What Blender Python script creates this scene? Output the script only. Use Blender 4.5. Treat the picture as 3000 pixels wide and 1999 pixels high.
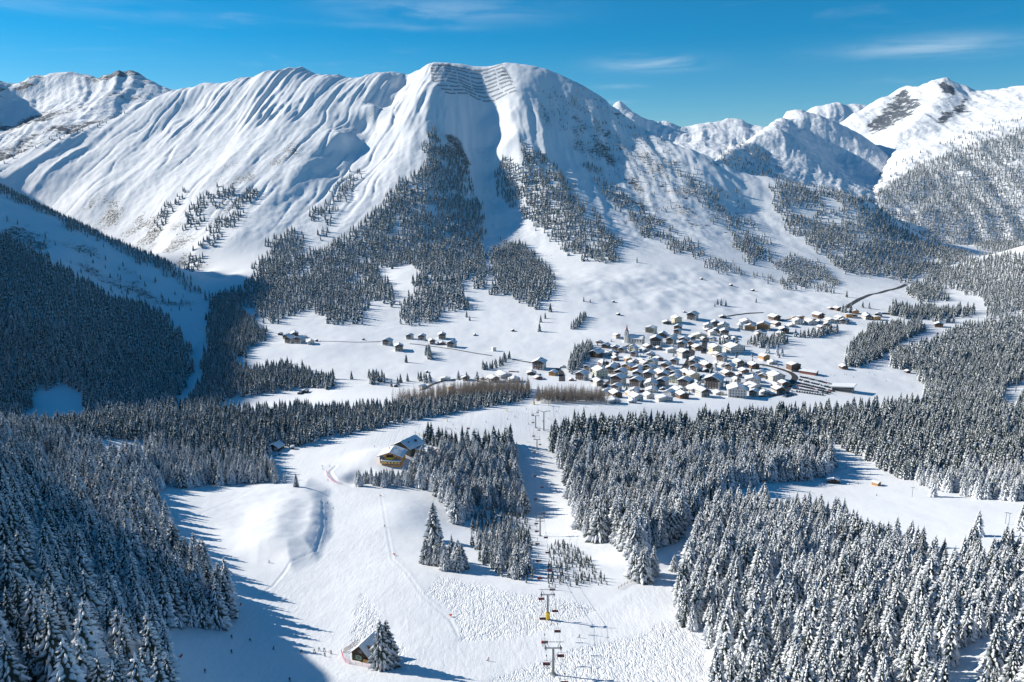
import bpy, bmesh, math, random
import numpy as np
from mathutils import Vector, Matrix

for _o in list(bpy.data.objects):
    bpy.data.objects.remove(_o)
scene = bpy.context.scene
R = math.radians

# ------------------------------------------------------------------ camera
CAM_Z = 240.0
PITCH = R(11.5)
FPX = 2332.0                       # focal length in pixels of a 3000 px wide frame
cam_data = bpy.data.cameras.new('camera')
cam_data.sensor_width = 36.0
cam_data.lens = 36.0 * FPX / 3000.0
cam_data.clip_start = 1.0
cam_data.clip_end = 60000.0
cam = bpy.data.objects.new('camera', cam_data)
scene.collection.objects.link(cam)
cam.location = (0, 0, CAM_Z)
cam.rotation_euler = (R(90) - PITCH, 0, 0)
scene.camera = cam

# ------------------------------------------------------------------ sky and sun
SUN_EL = R(25.0)
SUN_AZ = R(20)                     # the sun stands left of the view and a little ahead
sun_from = Vector((-math.cos(SUN_EL) * math.cos(SUN_AZ), math.cos(SUN_EL) * math.sin(SUN_AZ), math.sin(SUN_EL)))
world = bpy.data.worlds.new('World')
scene.world = world
world.use_nodes = True
wn, wl = world.node_tree.nodes, world.node_tree.links
wn.clear()
w_out = wn.new('ShaderNodeOutputWorld')
w_bg = wn.new('ShaderNodeBackground')
w_sky = wn.new('ShaderNodeTexSky')
w_sky.sky_type = 'NISHITA'
w_sky.sun_disc = False
w_sky.sun_elevation = SUN_EL
w_sky.sun_rotation = math.atan2(sun_from.x, sun_from.y)
w_sky.altitude = 1500
w_sky.air_density = 1.0
w_sky.dust_density = 0.0
w_sky.ozone_density = 4.0
w_hsv = wn.new('ShaderNodeHueSaturation')
w_hsv.inputs['Saturation'].default_value = 1.5
w_hsv.inputs['Hue'].default_value = 0.491
wl.new(w_sky.outputs[0], w_hsv.inputs['Color'])
# thin cirrus streaks, laid out by direction in the sky
w_tc = wn.new('ShaderNodeTexCoord')
def wmath(op, a, b=None, c=None):
    n = wn.new('ShaderNodeMath'); n.operation = op
    for i, s in enumerate((a, b, c)):
        if s is None: continue
        if isinstance(s, (int, float)): n.inputs[i].default_value = s
        else: wl.new(s, n.inputs[i])
    return n.outputs[0]
w_sep = wn.new('ShaderNodeSeparateXYZ'); wl.new(w_tc.outputs['Generated'], w_sep.inputs[0])
w_az = wmath('ARCTAN2', w_sep.outputs[0], w_sep.outputs[1])
w_el = wmath('ARCSINE', w_sep.outputs[2])
w_cmb = wn.new('ShaderNodeCombineXYZ')
wl.new(w_az, w_cmb.inputs[0]); wl.new(w_el, w_cmb.inputs[1])
w_map = wn.new('ShaderNodeMapping'); w_map.inputs['Scale'].default_value = (7.0, 46.0, 1.0)
w_map.inputs['Rotation'].default_value = (0, 0, R(-3))
wl.new(w_cmb.outputs[0], w_map.inputs['Vector'])
w_noi = wn.new('ShaderNodeTexNoise'); w_noi.inputs['Scale'].default_value = 1.0
w_noi.inputs['Detail'].default_value = 7.0; w_noi.inputs['Roughness'].default_value = 0.62
w_noi.inputs['Distortion'].default_value = 0.6
wl.new(w_map.outputs[0], w_noi.inputs['Vector'])
w_low = wn.new('ShaderNodeTexNoise'); w_low.inputs['Scale'].default_value = 3.2; w_low.inputs['Detail'].default_value = 2.0
wl.new(w_cmb.outputs[0], w_low.inputs['Vector'])
def wramp(src, lo, hi, to):
    n = wn.new('ShaderNodeMapRange'); n.interpolation_type = 'SMOOTHSTEP'
    wl.new(src, n.inputs[0]); n.inputs[1].default_value = lo; n.inputs[2].default_value = hi
    n.inputs[3].default_value = 0; n.inputs[4].default_value = to
    return n.outputs[0]
w_streak = wmath('MULTIPLY', wramp(w_noi.outputs[0], 0.54, 0.82, 0.16), wramp(w_low.outputs[0], 0.42, 0.62, 1.0))
def wisp(u, v, ru, rv, amt):       # one wisp around a direction
    dx, dy = (u - 1500) / FPX, (1000 - v) / FPX
    y, z = math.cos(PITCH) + dy * math.sin(PITCH), -math.sin(PITCH) + dy * math.cos(PITCH)
    a0, e0 = math.atan2(dx, y), math.atan2(z, math.hypot(dx, y))
    a = wmath('DIVIDE', wmath('SUBTRACT', w_az, a0), ru / FPX)
    e = wmath('DIVIDE', wmath('SUBTRACT', w_el, e0), rv / FPX)
    d = wmath('ADD', wmath('MULTIPLY', a, a), wmath('MULTIPLY', e, e))
    g = wmath('EXPONENT', wmath('MULTIPLY', d, -1.0))
    return wmath('MULTIPLY', g, wramp(w_noi.outputs[0], 0.30, 0.62, amt))
w_cl = w_streak
for _a in ((1910, 186, 120, 18, .55), (2720, 135, 170, 22, .42), (1300, 30, 260, 30, .22), (1800, 255, 70, 6, .25), (1180, 80, 150, 8, .22), (1780, 300, 60, 5, .18), (200, 20, 300, 20, .15)):
    w_cl = wmath('ADD', w_cl, wisp(*_a))
w_cl = wmath('MINIMUM', w_cl, 0.9)
w_mix = wn.new('ShaderNodeMix'); w_mix.data_type = 'RGBA'
wl.new(w_cl, w_mix.inputs['Factor'])
wl.new(w_hsv.outputs[0], w_mix.inputs['A']); w_mix.inputs['B'].default_value = (7.2, 8.4, 9.4, 1)
wl.new(w_mix.outputs['Result'], w_bg.inputs['Color'])
w_bg.inputs['Strength'].default_value = 0.083
wl.new(w_bg.outputs[0], w_out.inputs['Surface'])

sun_data = bpy.data.lights.new('sun', 'SUN')
sun_data.energy = 5.0
sun_data.angle = R(0.5)
sun_data.color = (1.0, 0.93, 0.82)
sun = bpy.data.objects.new('sun', sun_data)
scene.collection.objects.link(sun)
sun.location = (-600, 200, 900)
sun.rotation_euler = sun_from.to_track_quat('Z', 'Y').to_euler()

vs = scene.view_settings
vs.view_transform = 'Standard'
vs.look = 'None'
vs.gamma = 1.0
vs.use_curve_mapping = False
vs.exposure = 0.43
scene.cycles.max_bounces = 5
scene.cycles.diffuse_bounces = 3
scene.cycles.glossy_bounces = 2
scene.cycles.transparent_max_bounces = 4
scene.cycles.use_denoising = True

# ------------------------------------------------------------------ helpers
COL = scene.collection
CP, SP = math.cos(PITCH), math.sin(PITCH)
def at(u, v, D):
    """world point seen at pixel (u, v) of the 3000 px photograph at a forward distance D"""
    dx, dy = (u - 1500.0) / FPX, (1000.0 - v) / FPX
    y, z = CP + dy * SP, -SP + dy * CP
    return (D * dx / y, D, CAM_Z + D * z / y)
def project(x, y, z):
    z = z - CAM_Z
    f = y * CP - z * SP
    up = y * SP + z * CP
    return 1500.0 + FPX * x / f, 1000.0 - FPX * up / f, f
def smoothstep(a, b, x):
    t = np.clip((x - a) / (b - a), 0, 1)
    return t * t * (3 - 2 * t)
_rs = np.random.RandomState(7)
_perm = _rs.permutation(256).astype(np.int32); _perm = np.concatenate([_perm, _perm, _perm])
_grad = np.stack([np.cos(np.arange(256) * 2.399), np.sin(np.arange(256) * 2.399)], 1)
def noise2(x, y):
    xi = np.floor(x).astype(np.int64); yi = np.floor(y).astype(np.int64)
    fx, fy = x - xi, y - yi
    xi &= 255; yi &= 255
    def g(ix, iy, dx, dy):
        h = _perm[_perm[ix & 255] + (iy & 255)]
        gr = _grad[h]
        return gr[..., 0] * dx + gr[..., 1] * dy
    n00 = g(xi, yi, fx, fy); n10 = g(xi + 1, yi, fx - 1, fy)
    n01 = g(xi, yi + 1, fx, fy - 1); n11 = g(xi + 1, yi + 1, fx - 1, fy - 1)
    sx = fx * fx * fx * (fx * (fx * 6 - 15) + 10); sy = fy * fy * fy * (fy * (fy * 6 - 15) + 10)
    return 1.5 * ((n00 * (1 - sx) + n10 * sx) * (1 - sy) + (n01 * (1 - sx) + n11 * sx) * sy)
def fbm(x, y, octaves=4, gain=0.5):
    a, s, o = 1.0, 0.0, 0.0
    for i in range(octaves):
        s = s + a * noise2(x * 2 ** i + 17.3 * i, y * 2 ** i - 9.1 * i); o += a; a *= gain
    return s / o
def ridged(x, y, octaves=4, gain=0.5):
    a, s, o = 1.0, 0.0, 0.0
    for i in range(octaves):
        s = s + a * (1 - np.abs(noise2(x * 2 ** i + 31.7 * i, y * 2 ** i + 5.3 * i)) * 2); o += a; a *= gain
    return s / o
def in_poly(poly, u, v):
    p = np.asarray(poly, float)
    inside = np.zeros(np.shape(u), bool)
    j = len(p) - 1
    for i in range(len(p)):
        xi, yi = p[i]; xj, yj = p[j]
        if yi != yj:
            c = ((yi > v) != (yj > v)) & (u < (xj - xi) * (v - yi) / (yj - yi) + xi)
            inside ^= c
        j = i
    return inside
def poly_soft(poly, u, v, soft):
    """1 inside, fading to 0 over `soft` outside"""
    p = np.asarray(poly, float)
    d = np.full(np.shape(u), 1e9)
    for i in range(len(p)):
        a, b = p[i], p[(i + 1) % len(p)]
        ab = b - a
        t = np.clip(((u - a[0]) * ab[0] + (v - a[1]) * ab[1]) / max(ab @ ab, 1e-9), 0, 1)
        d = np.minimum(d, np.hypot(u - a[0] - t * ab[0], v - a[1] - t * ab[1]))
    ins = in_poly(poly, u, v)
    d = np.where(ins, -d, d)
    return 1 - smoothstep(-soft, soft, d)
# ------------------------------------------------------------------ terrain
LINES = []      # polylines of (u, v, D): sampled densely
def L(*pts): LINES.append([at(*p) for p in pts])
def LX(*pts): LINES.append([tuple(p) for p in pts])
# the slope below the camera, down the pistes towards the village
L((1150,1999,215),(1150,1900,248),(1150,1800,283),(1150,1700,325),(1150,1600,385),(1130,1500,465),(1090,1420,540),(1040,1340,610),(1150,1270,665),(1300,1210,725))
L((1600,1999,226),(1600,1900,255),(1600,1800,288),(1600,1700,328),(1590,1620,392),(1585,1560,470),(1580,1500,522),(1575,1430,566),(1575,1340,612),(1580,1290,655),(1600,1185,745))
L((2000,1999,222),(2000,1900,252),(2000,1800,287),(2000,1700,335),(2000,1600,398),(2000,1500,470),(2030,1420,545),(2060,1350,610),(2100,1260,720))
L((2400,1999,215),(2400,1850,262),(2400,1700,325),(2400,1550,440),(2400,1430,548),(2400,1330,650),(2400,1230,760))
L((2800,1999,205),(2800,1850,250),(2800,1700,312),(2800,1550,420),(2750,1430,540),(2800,1330,630),(2800,1230,740))
L((3300,1999,190),(3300,1800,255),(3300,1550,400),(3250,1430,520),(3250,1300,640),(3300,1200,760))
L((700,1999,210),(700,1900,243),(700,1800,280),(700,1700,322),(700,1600,382),(690,1500,462),(680,1430,535),(720,1380,590),(800,1330,640))
L((350,1999,172),(350,1850,216),(330,1700,276),(330,1550,372),(330,1420,495),(350,1330,580),(400,1250,660))
L((0,1999,128),(0,1850,163),(0,1700,208),(0,1550,285),(0,1400,425),(0,1280,565),(0,1235,650))
LX((-190,130,205),(-235,225,205),(-262,300,192),(-285,370,150),(-320,450,104),(-400,560,70)); LX((-420,150,230),(-450,300,215),(-480,430,140))  # unseen hill left of the frame, raised so it shades the lower piste
L((-400,1280,500),(-400,1230,600))
# crest before the village
L((0,1235,650),(200,1245,665),(400,1240,690),(700,1220,720),(1000,1215,725),(1300,1200,730),(1600,1183,745),(1750,1190,745),(1900,1200,740),(2060,1215,735),(2300,1225,740),(2500,1225,750),(2800,1215,760),(3100,1200,770))
# valley floor: village, meadows
L((1560,1150,850),(1800,1160,840),(2100,1150,860),(2400,1150,880),(2700,1150,905),(2900,1150,900))
L((1600,1100,950),(1800,1080,985),(2000,1080,985),(2200,1080,990),(2450,1080,1000),(2650,1090,990))
L((1700,1030,1095),(1835,1006,1145),(2000,1010,1140),(2200,1010,1150),(2400,1010,1160),(2550,1010,1160))
L((1700,960,1230),(1900,950,1275),(2100,945,1300),(2300,945,1310),(2500,930,1360),(2620,920,1400))
L((1650,890,1390),(1800,880,1420),(2000,880,1450),(2200,880,1480),(2400,880,1500),(2600,870,1550),(2800,870,1560))
L((1700,830,1530),(1900,820,1590),(2100,830,1620),(2300,840,1650),(2500,830,1720),(2650,830,1750),(2800,845,1680))
L((1000,1130,905),(1200,1120,925),(1400,1110,940),(1550,1060,1030),(1300,1050,1045),(1150,1050,1050),(1000,1060,1035),(850,1080,1000),(720,1100,975),(650,1190,860),(900,1170,870))
L((700,1050,1060),(720,990,1170),(850,1000,1150),(950,1010,1130),(1100,1000,1150),(1300,1000,1160),(1450,990,1190))
L((850,950,1270),(950,930,1320),(1200,950,1290),(1380,920,1350),(1550,880,1420),(1620,850,1480))
# gorge and side valley at the left
L((470,1190,850),(540,1150,935),(560,1080,1040),(575,1000,1150),(590,940,1290),(600,890,1440),(620,868,1540))
LX((-640,1700,22),(-760,1850,35),(-900,1980,55),(-1100,2120,80),(-1500,2300,120))
L((80,1230,790),(150,1190,815),(260,1170,830),(330,1200,800))
# spur at the left
SPUR = ((608,868,1535),(552,819,1550),(489,776,1570),(425,747,1590),(348,713,1610),(238,666,1650),(170,630,1675),(54,579,1720),(0,548,1745),(-150,480,1790),(-350,395,1830))
L(*SPUR)
LX((-1500,1905,455),(-1750,2050,640),(-1950,2150,760),(-2300,2300,800),(-2900,2400,860))  # past the frame edge: unseen peak, height set to shade the spur
LX((-2300,2300,800),(-2350,2650,600),(-2500,3000,560))  # unseen side ridge, added to shade the left foot of the main mountain
LX((-1950,2150,760),(-1980,1800,760),(-1950,1500,800),(-1880,1300,780),(-1830,1180,740),(-1760,1020,440),(-1700,880,250))  # unseen ridge running nearer, heights shaped to throw shade over the left valley
LX((-2700,1500,700),(-2700,900,300),(-1500,600,130),(-2400,400,140),(-900,500,110))
LX((-1300,1700,330),(-1400,1450,300),(-1300,1200,200))
L((0,720,1440),(0,850,1170),(0,1000,960),(0,1130,850))
L((150,720,1470),(180,850,1220),(200,1000,1010),(220,1110,900))
L((330,800,1480),(350,900,1300),(380,1000,1120),(400,1090,990))
L((-350,700,1350),(-350,900,1060),(-350,1100,850))

# main mountain: ridge, ribs and gullies
RIDGE = ((-500,560,2500),(-200,520,2550),(13,469,2600),(89,435,2640),(161,405,2690),(221,388,2740),(272,367,2790),(361,337,2860),(404,307,2900),(510,265,2950),(600,245,2920),(700,230,2890),(760,214,2860),(850,212,2840),(890,205,2830),(930,216,2820),(1000,222,2800),(1100,213,2780),(1175,212,2760),(1220,200,2740),(1258,184,2700),(1350,187,2725),(1480,183,2700),(1560,192,2700),(1620,207,2690),(1700,245,2660),(1760,285,2620),(1800,318,2590),(1880,375,2540),(1960,418,2490),(2040,455,2440),(2100,487,2410),(2170,520,2380),(2272,526,2320))
L(*RIDGE)
LINES.append([(p[0]*1.10, p[1]+330, p[2]-190) for p in (at(*q) for q in RIDGE)])
LINES.append([(p[0]*1.22, p[1]+750, p[2]-330) for p in (at(*q) for q in RIDGE)])
L((1258,184,2700),(1262,250,2545),(1248,320,2430),(1262,400,2310),(1280,450,2235),(1300,520,2140),(1270,600,2020),(1200,680,1890),(1120,760,1760),(1060,850,1580))
L((1178,228,2755),(1180,265,2715),(1127,328,2600),(1066,388,2492),(1027,456,2370),(985,520,2240),(900,600,2066),(800,700,1882),(700,800,1692))
L((1140,240,2690),(1085,300,2538),(1000,390,2382),(900,490,2222),(790,590,2062),(690,690,1890),(600,790,1720))
L((1405,250,2640),(1425,350,2520),(1445,440,2400),(1440,520,2285),(1455,600,2160),(1500,670,2030),(1560,740,1880),(1590,800,1720))
L((1480,183,2700),(1508,260,2545),(1497,330,2440),(1490,400,2330),(1530,470,2240),(1600,560,2110),(1680,640,1970),(1740,720,1840))
L((1600,260,2580),(1640,330,2500),(1700,430,2365),(1780,530,2230),(1860,630,2060),(1900,720,1870))
L((1850,430,2410),(1930,530,2240),(2000,620,2080),(2060,720,1880),(2100,790,1720))
L((780,290,2720),(690,380,2560),(590,480,2370),(500,570,2210),(520,650,2040),(580,720,1880))
L((560,320,2800),(450,410,2620),(350,500,2450),(280,560,2330)); LX((-1000,2050,70))
L((250,430,2650),(150,500,2480))
L((1180,800,1620),(1300,780,1640),(1400,800,1620),(1500,820,1570))
L((1000,800,1660),(900,850,1530),(760,900,1400),(680,900,1400))
# forested hill in the middle right and the ravine behind it
L((2272,526,2320),(2350,545,2290),(2425,558,2250),(2531,577,2220),(2574,609,2190),(2637,660,2140),(2701,702,2090),(2850,748,2040),(3000,775,1990))
L((2200,620,2160),(2300,700,2000),(2400,780,1830)); L((2400,640,2110),(2500,720,1960),(2600,790,1830))
LX((640,2500,95),(860,2420,80),(1080,2330,62),(1350,2250,60)); LX((560,2700,120),(700,2650,110))
# wooded right side
L((2750,800,1850),(2850,770,1840),(2950,740,1820),(3100,690,1800),(3400,600,1750),(3900,480,1700))
L((2800,920,1400),(3000,900,1420),(3300,830,1450),(3900,700,1450))
L((2700,1000,1170),(2850,1000,1170),(3000,990,1180),(3300,960,1170),(3900,880,1200))
L((2750,1100,990),(3000,1090,1000),(3300,1060,990),(3900,1000,950))

_pts = []
for ln in LINES:
    for a, b in zip(ln[:-1], ln[1:]):
        a, b = np.array(a), np.array(b)
        d = np.hypot(*(b - a)[:2])
        step = max(35.0, 0.07 * abs(a[1]) )
        n = max(1, int(round(d / step)))
        for k in range(n):
            _pts.append(a + (b - a) * k / n)
    _pts.append(np.array(ln[-1]))
_pts = np.array(_pts)
_keep = []
for p in _pts:                                   # thin out coincident points
    if all(abs(p[0] - q[0]) + abs(p[1] - q[1]) > 14 + 0.008 * p[1] for q in _keep): _keep.append(p)
_pts = np.array(_keep)
def rbf_fit(P, beta=1.35, smooth=0.0):
    S = 1000.0
    X = P[:, :2] / S
    r = np.hypot(X[:, None, 0] - X[None, :, 0], X[:, None, 1] - X[None, :, 1])
    n = len(P)
    A = np.zeros((n + 3, n + 3))
    A[:n, :n] = r ** beta - smooth * np.eye(n)
    A[:n, n] = A[n, :n] = 1
    A[:n, n + 1:] = X; A[n + 1:, :n] = X.T
    w = np.linalg.solve(A, np.concatenate([P[:, 2], np.zeros(3)]))
    def f(x, y):
        sh = np.shape(x)
        x = np.ravel(x) / S; y = np.ravel(y) / S
        out = np.empty(len(x))
        for i in range(0, len(x), 20000):
            xs, ys = x[i:i + 20000], y[i:i + 20000]
            d2 = (xs[:, None] - X[None, :, 0]) ** 2 + (ys[:, None] - X[None, :, 1]) ** 2
            out[i:i + 20000] = (d2 ** (beta / 2)) @ w[:n] + w[n] + w[n + 1] * xs + w[n + 2] * ys
        return out.reshape(sh)
    return f
base_h = rbf_fit(_pts, smooth=0.004)

YC = 100.0
NS_IN, NT = 980, 880
s_axis = np.concatenate([np.linspace(-1.9, -0.70, 90)[:-1], np.linspace(-0.70, 0.70, NS_IN), np.linspace(0.70, 1.25, 50)[1:]])
_tt = np.linspace(math.log(45.0), math.log(3750.0 + YC), 4000)      # rows: denser on the mountain faces, sparser below the camera
_yy = np.exp(_tt) - YC
_den = np.where(_yy < 120, .35, 1.0) + 0.9 * smoothstep(1650, 1900, _yy) * (1 - smoothstep(2850, 3000, _yy)) - .5 * smoothstep(3000, 3200, _yy)
_cum = np.concatenate([[0], np.cumsum(_den[:-1])]); t_axis = np.interp(np.linspace(0, _cum[-1], NT), _cum, _tt)
GS, GT = np.meshgrid(s_axis, t_axis)               # rows follow distance
GY = np.exp(GT) - YC
GX = GS * (GY + YC)
# evaluate the smooth surface on a coarse version of the grid, then refine
cs = np.interp(np.linspace(0, 1, 330), np.linspace(0, 1, len(s_axis)), s_axis)
ct = t_axis[np.linspace(0, NT - 1, 300).astype(int)]
CS, CT = np.meshgrid(cs, ct)
CYY = np.exp(CT) - YC
CH = base_h(CS * (CYY + YC), CYY)
def cubic_rows(src, xs, xq):
    """Catmull-Rom interpolation of rows of src given at xs (sorted) to xq"""
    i = np.clip(np.searchsorted(xs, xq) - 1, 0, len(xs) - 2)
    t = ((xq - xs[i]) / (xs[i + 1] - xs[i]))[:, None]
    p0, p1, p2, p3 = src[np.clip(i - 1, 0, None)], src[i], src[i + 1], src[np.clip(i + 2, None, len(xs) - 1)]
    return p1 + 0.5 * t * (p2 - p0 + t * (2 * p0 - 5 * p1 + 4 * p2 - p3 + t * (3 * (p1 - p2) + p3 - p0)))
TH = cubic_rows(cubic_rows(CH, ct, t_axis).T.copy(), cs, s_axis).T.copy()
GU, GV, _f = project(GX, GY, TH)                    # where the smooth surface sits in the view: used to lay out features

# --- relief on the main mountain: ribs and gullies running down the fall line
m_mtn = smoothstep(1500, 1900, GY) * smoothstep(40, 130, TH)
m_mtn = m_mtn * (1 - smoothstep(560, 900, GX))
m_left = 1 - smoothstep(-420, -150, GX - 0.10 * (GY - 2300))
m_spur = (GX < -300) & (GY < np.interp(GX, [-3000, -1500, -1100, -760, -560], [2150, 1990, 1850, 1700, 1600]))
m_mtn = np.where(m_spur, 0, m_mtn)
m_left = np.where(m_spur, 0, m_left)
env = smoothstep(0.0, 1.0, (TH - 60) / 260)
def raise_where(mask, fn):
    """add fn(x, y, z) * mask to the heights, worked out only where the mask holds"""
    i = np.nonzero(mask.ravel() > 1e-4)[0]
    T = TH.reshape(-1)
    T[i] += mask.ravel()[i] * fn(GX.ravel()[i], GY.ravel()[i], T[i])
def left_face(x, y, z):
    q = x - 0.26 * (y - 2300) + 34 * fbm(x / 260, y / 420, 3)
    ribs = ridged(q / 92.0, y / 1100.0, 3, 0.42)
    ribs2 = ridged(q / 37.0 + 7, y / 620.0 + 3, 2, 0.5)
    top = smoothstep(300, 430, z + 60 * fbm(x / 200, y / 200, 2))
    mod = (0.15 + 1.35 * smoothstep(-.35, .45, fbm(x / 230 + 4, y / 330, 3)))
    out = 9.0 * (ridged(q / 185.0 + 5, y / 1500.0, 2) - .4) + (15.0 * (ribs - 0.35) + 6.5 * (ribs2 - 0.35) * (.15 + .85 * top)) * mod * (.30 + .70 * top)
    # narrow gullies cut by slides, splitting and fading along the slope
    n1 = noise2(q / 58.0 + 3 + .5 * fbm(x / 90, y / 160, 2), y / 520.0); n2 = noise2(q / 27.0 + 11 + .6 * fbm(x / 50, y / 90, 2), y / 260.0)
    out -= 5.5 * np.exp(-(n1 / .10) ** 2) * smoothstep(-.25, .3, fbm(x / 170, y / 240 + 5, 2)) + (.4 + 1.8 * top) * np.exp(-(n2 / .12) ** 2) * smoothstep(-.2, .3, fbm(x / 90 + 7, y / 120, 2))
    return out + 1.5 * (ridged(x / 30 + 2, y / 38, 3) - .4) * smoothstep(-.1, .4, fbm(x / 140 + 9, y / 140, 2))
raise_where(m_mtn * m_left * env, left_face)
def centre_face(x, y, z):
    q2 = x + 0.10 * (y - 2300) + 22 * fbm(x / 180 + 9, y / 300, 3)
    return (1 - 0.9 * smoothstep(440, 520, z)) * (8.5 * (ridged(q2 / 95.0, y / 900.0, 3) - 0.4) + 2.8 * (ridged(q2 / 34.0 + 3, y / 400.0, 2) - 0.4))
raise_where(m_mtn * (1 - m_left) * env, centre_face)
# right flank: ribs fall towards the right
m_rt = m_mtn * smoothstep(120, 320, GX)
raise_where(m_rt, lambda x, y, z: 5.5 * (ridged((x * 0.55 + 0.62 * (y - 2300) + 18 * fbm(x / 150 - 4, y / 200, 3)) / 70.0, (x - y) / 900.0, 3) - 0.4))
raise_where(m_mtn, lambda x, y, z: 3.0 * fbm(x / 55, y / 70, 4) + 1.2 * fbm(x / 17, y / 22, 3))
# --- spur and right hills: gullies
m_sp2 = np.where((GX < -250) & (GY > 850) & (GY < 2000) & m_spur, 1.0, 0.0) * smoothstep(25, 90, TH)
raise_where(m_sp2, lambda x, y, z: 5.0 * (ridged((x * 0.45 + y) / 120.0 + 0.3 * fbm(x / 200, y / 200, 2), (x - y * .4) / 900.0, 3) - .4) + 2.2 * fbm(x / 40, y / 40, 4))
m_rh = smoothstep(500, 800, GX) * smoothstep(20, 80, TH) * smoothstep(900, 1300, GY)
raise_where(m_rh, lambda x, y, z: 5 * fbm(x / 150, y / 150, 4) + 6 * (ridged((x + y * .3) / 190.0, y / 500.0, 3) - .4))
# --- gentle hummocks in the valley meadows
m_val = smoothstep(800, 950, GY) * (1 - smoothstep(1650, 1850, GY)) * (1 - smoothstep(60, 120, TH))
raise_where(m_val, lambda x, y, z: 1.6 * fbm(x / 70, y / 90, 3) + 0.25 * fbm(x / 14, y / 18, 3))
def soft(poly, s, lo=0, hi=1e9, wob=0.0, wl=10.0):
    """soft polygon mask, worked out only between two distances"""
    out = np.zeros(TH.shape); i = (GY > lo) & (GY < hi)
    u, v = GU[i], GV[i]
    if wob: u = u + wob * fbm(GX[i] / wl, GY[i] / wl, 3); v = v + .6 * wob * fbm(GX[i] / wl + 9, GY[i] / wl, 3)
    out[i] = poly_soft(poly, u, v, s)
    return out
raise_where(soft([(1700,800),(2000,780),(2350,850),(2450,900),(2000,925),(1720,900)], 40, 1200, 1750), lambda x, y, z: 5.5 * fbm(x / 75 + 3, y / 95 + 8, 3) + 1.2)
raise_where(1 - smoothstep(700, 900, GY), lambda x, y, z: 0.7 * fbm(x / 45 + 2, y / 60, 3) + 0.10 * fbm(x / 6, y / 8, 3))
def bump(u, v, D, rx, ry, h, ang=0.0, flat=1.0):
    """a knoll: elliptical, in metres"""
    x, y, _ = at(u, v, D)
    c, s = math.cos(ang), math.sin(ang)
    dx, dy = GX - x, GY - y
    a, b = (c * dx + s * dy) / rx, (-s * dx + c * dy) / ry
    return h * np.exp(-(a * a + b * b) ** flat)
# knoll beside the piste with its wind-cut lee side
_pl = soft([(470,1450),(640,1432),(800,1422),(900,1424),(936,1450),(944,1500),(942,1560),(915,1622),(850,1648),(760,1632),(640,1585),(540,1540)], 36, 330, 640, 12, 50)
raise_where(5.2 * _pl * (0.35 + 0.65 * smoothstep(560, 860, GU)), lambda x, y, z: 1 + .18 * fbm(x / 20, y / 25, 3))
def tent(p0, p1, w_left, w_right, h):
    global TH
    a, b = np.array(p0[:2]), np.array(p1[:2]); ab = b - a; ln = np.hypot(*ab); n = np.array([-ab[1], ab[0]]) / ln
    t = ((GX - a[0]) * ab[0] + (GY - a[1]) * ab[1]) / ln ** 2
    d = (GX - a[0]) * n[0] + (GY - a[1]) * n[1]
    w = np.where(d > 0, w_left, w_right)
    TH = TH + h * smoothstep(0, 1, 1 - np.abs(d) / w) * smoothstep(-.35, .35, t) * (1 - smoothstep(.75, 1.2, t))
tent(at(835,1478,478), at(790,1622,372), 16.0, 22.0, 2.2)
TH -= bump(1048, 1396, 560, 9, 15, 4.0, 0, 1.3)
TH += bump(1190, 1500, 465, 20, 40, 3.0)
TH += bump(1120, 1330, 605, 26, 20, 4.5, 0, 1.5)
TH += bump(1700, 1150, 800, 10, 10, 0)
TH += bump(1870, 1640, 372, 14, 16, 3.5, 0.3, 1.3)
TH += bump(930, 1020, 1115, 60, 40, 4.0)
TH += bump(1830, 985, 1180, 60, 45, 6.0)
# --- trodden and groomed snow
U2, V2 = GU, GV
CHOP_POLYS = [[(1240,1730),(1300,1690),(1500,1735),(1720,1770),(1750,1785),(1700,1810),(1600,1850),(1480,1870),(1350,1880),(1335,1800)],
              [(1440,1999),(1560,1950),(1720,1895),(1870,1860),(1960,1820),(2040,1850),(2110,2010)],
              [(1065,1740),(1130,1830),(1215,1960),(1160,1960),(1020,1900),(1035,1800)]]
chop = np.zeros_like(TH)
for _p in CHOP_POLYS:
    chop = np.maximum(chop, soft(_p, 11, 120, 420, 22, 8))
raise_where(chop, lambda x, y, z: 0.5 * (0.35 - np.abs(fbm(x / 3.4 + 1.5 * fbm(x / 9, y / 9, 2), y / 5.5, 3))) - 0.08)
EDGE_LINES = []
def groove(pts, D, w, depth, berm=0.0):
    """a track or cut edge that follows a line of pixels on the near slope"""
    global TH
    p = np.array([at(u, v, D0) for (u, v), D0 in zip(pts, D)])[:, :2]
    d = np.full(TH.shape, 1e9)
    sel = GY < 900
    for a, b in zip(p[:-1], p[1:]):
        ab = b - a
        t = np.clip(((GX - a[0]) * ab[0] + (GY - a[1]) * ab[1]) / (ab @ ab), 0, 1)
        d = np.minimum(d, np.hypot(GX - a[0] - t * ab[0], GY - a[1] - t * ab[1]))
    TH = TH - np.where(sel, depth * np.exp(-(d / w) ** 2) - berm * np.exp(-((d - 2 * w) / w) ** 2), 0)
groove([(1115,1440),(1135,1560),(1150,1630),(1190,1680),(1240,1740),(1320,1820),(1345,1880)], [520,415,360,338,305,280,262], 0.5, 0.14, 0.12)
groove([(945,1470),(945,1560),(925,1625),(850,1655),(800,1720),(740,1770)], [490,412,370,350,317,297], 0.5, 0.28, 0.1)
groove([(985,1360),(965,1385),(985,1415),(1030,1430)], [590,575,550,535], 1.0, 0.6, 0.2)
groove([(590,1530),(680,1470),(760,1430)], [440,480,525], 0.5, 0.25)

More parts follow.
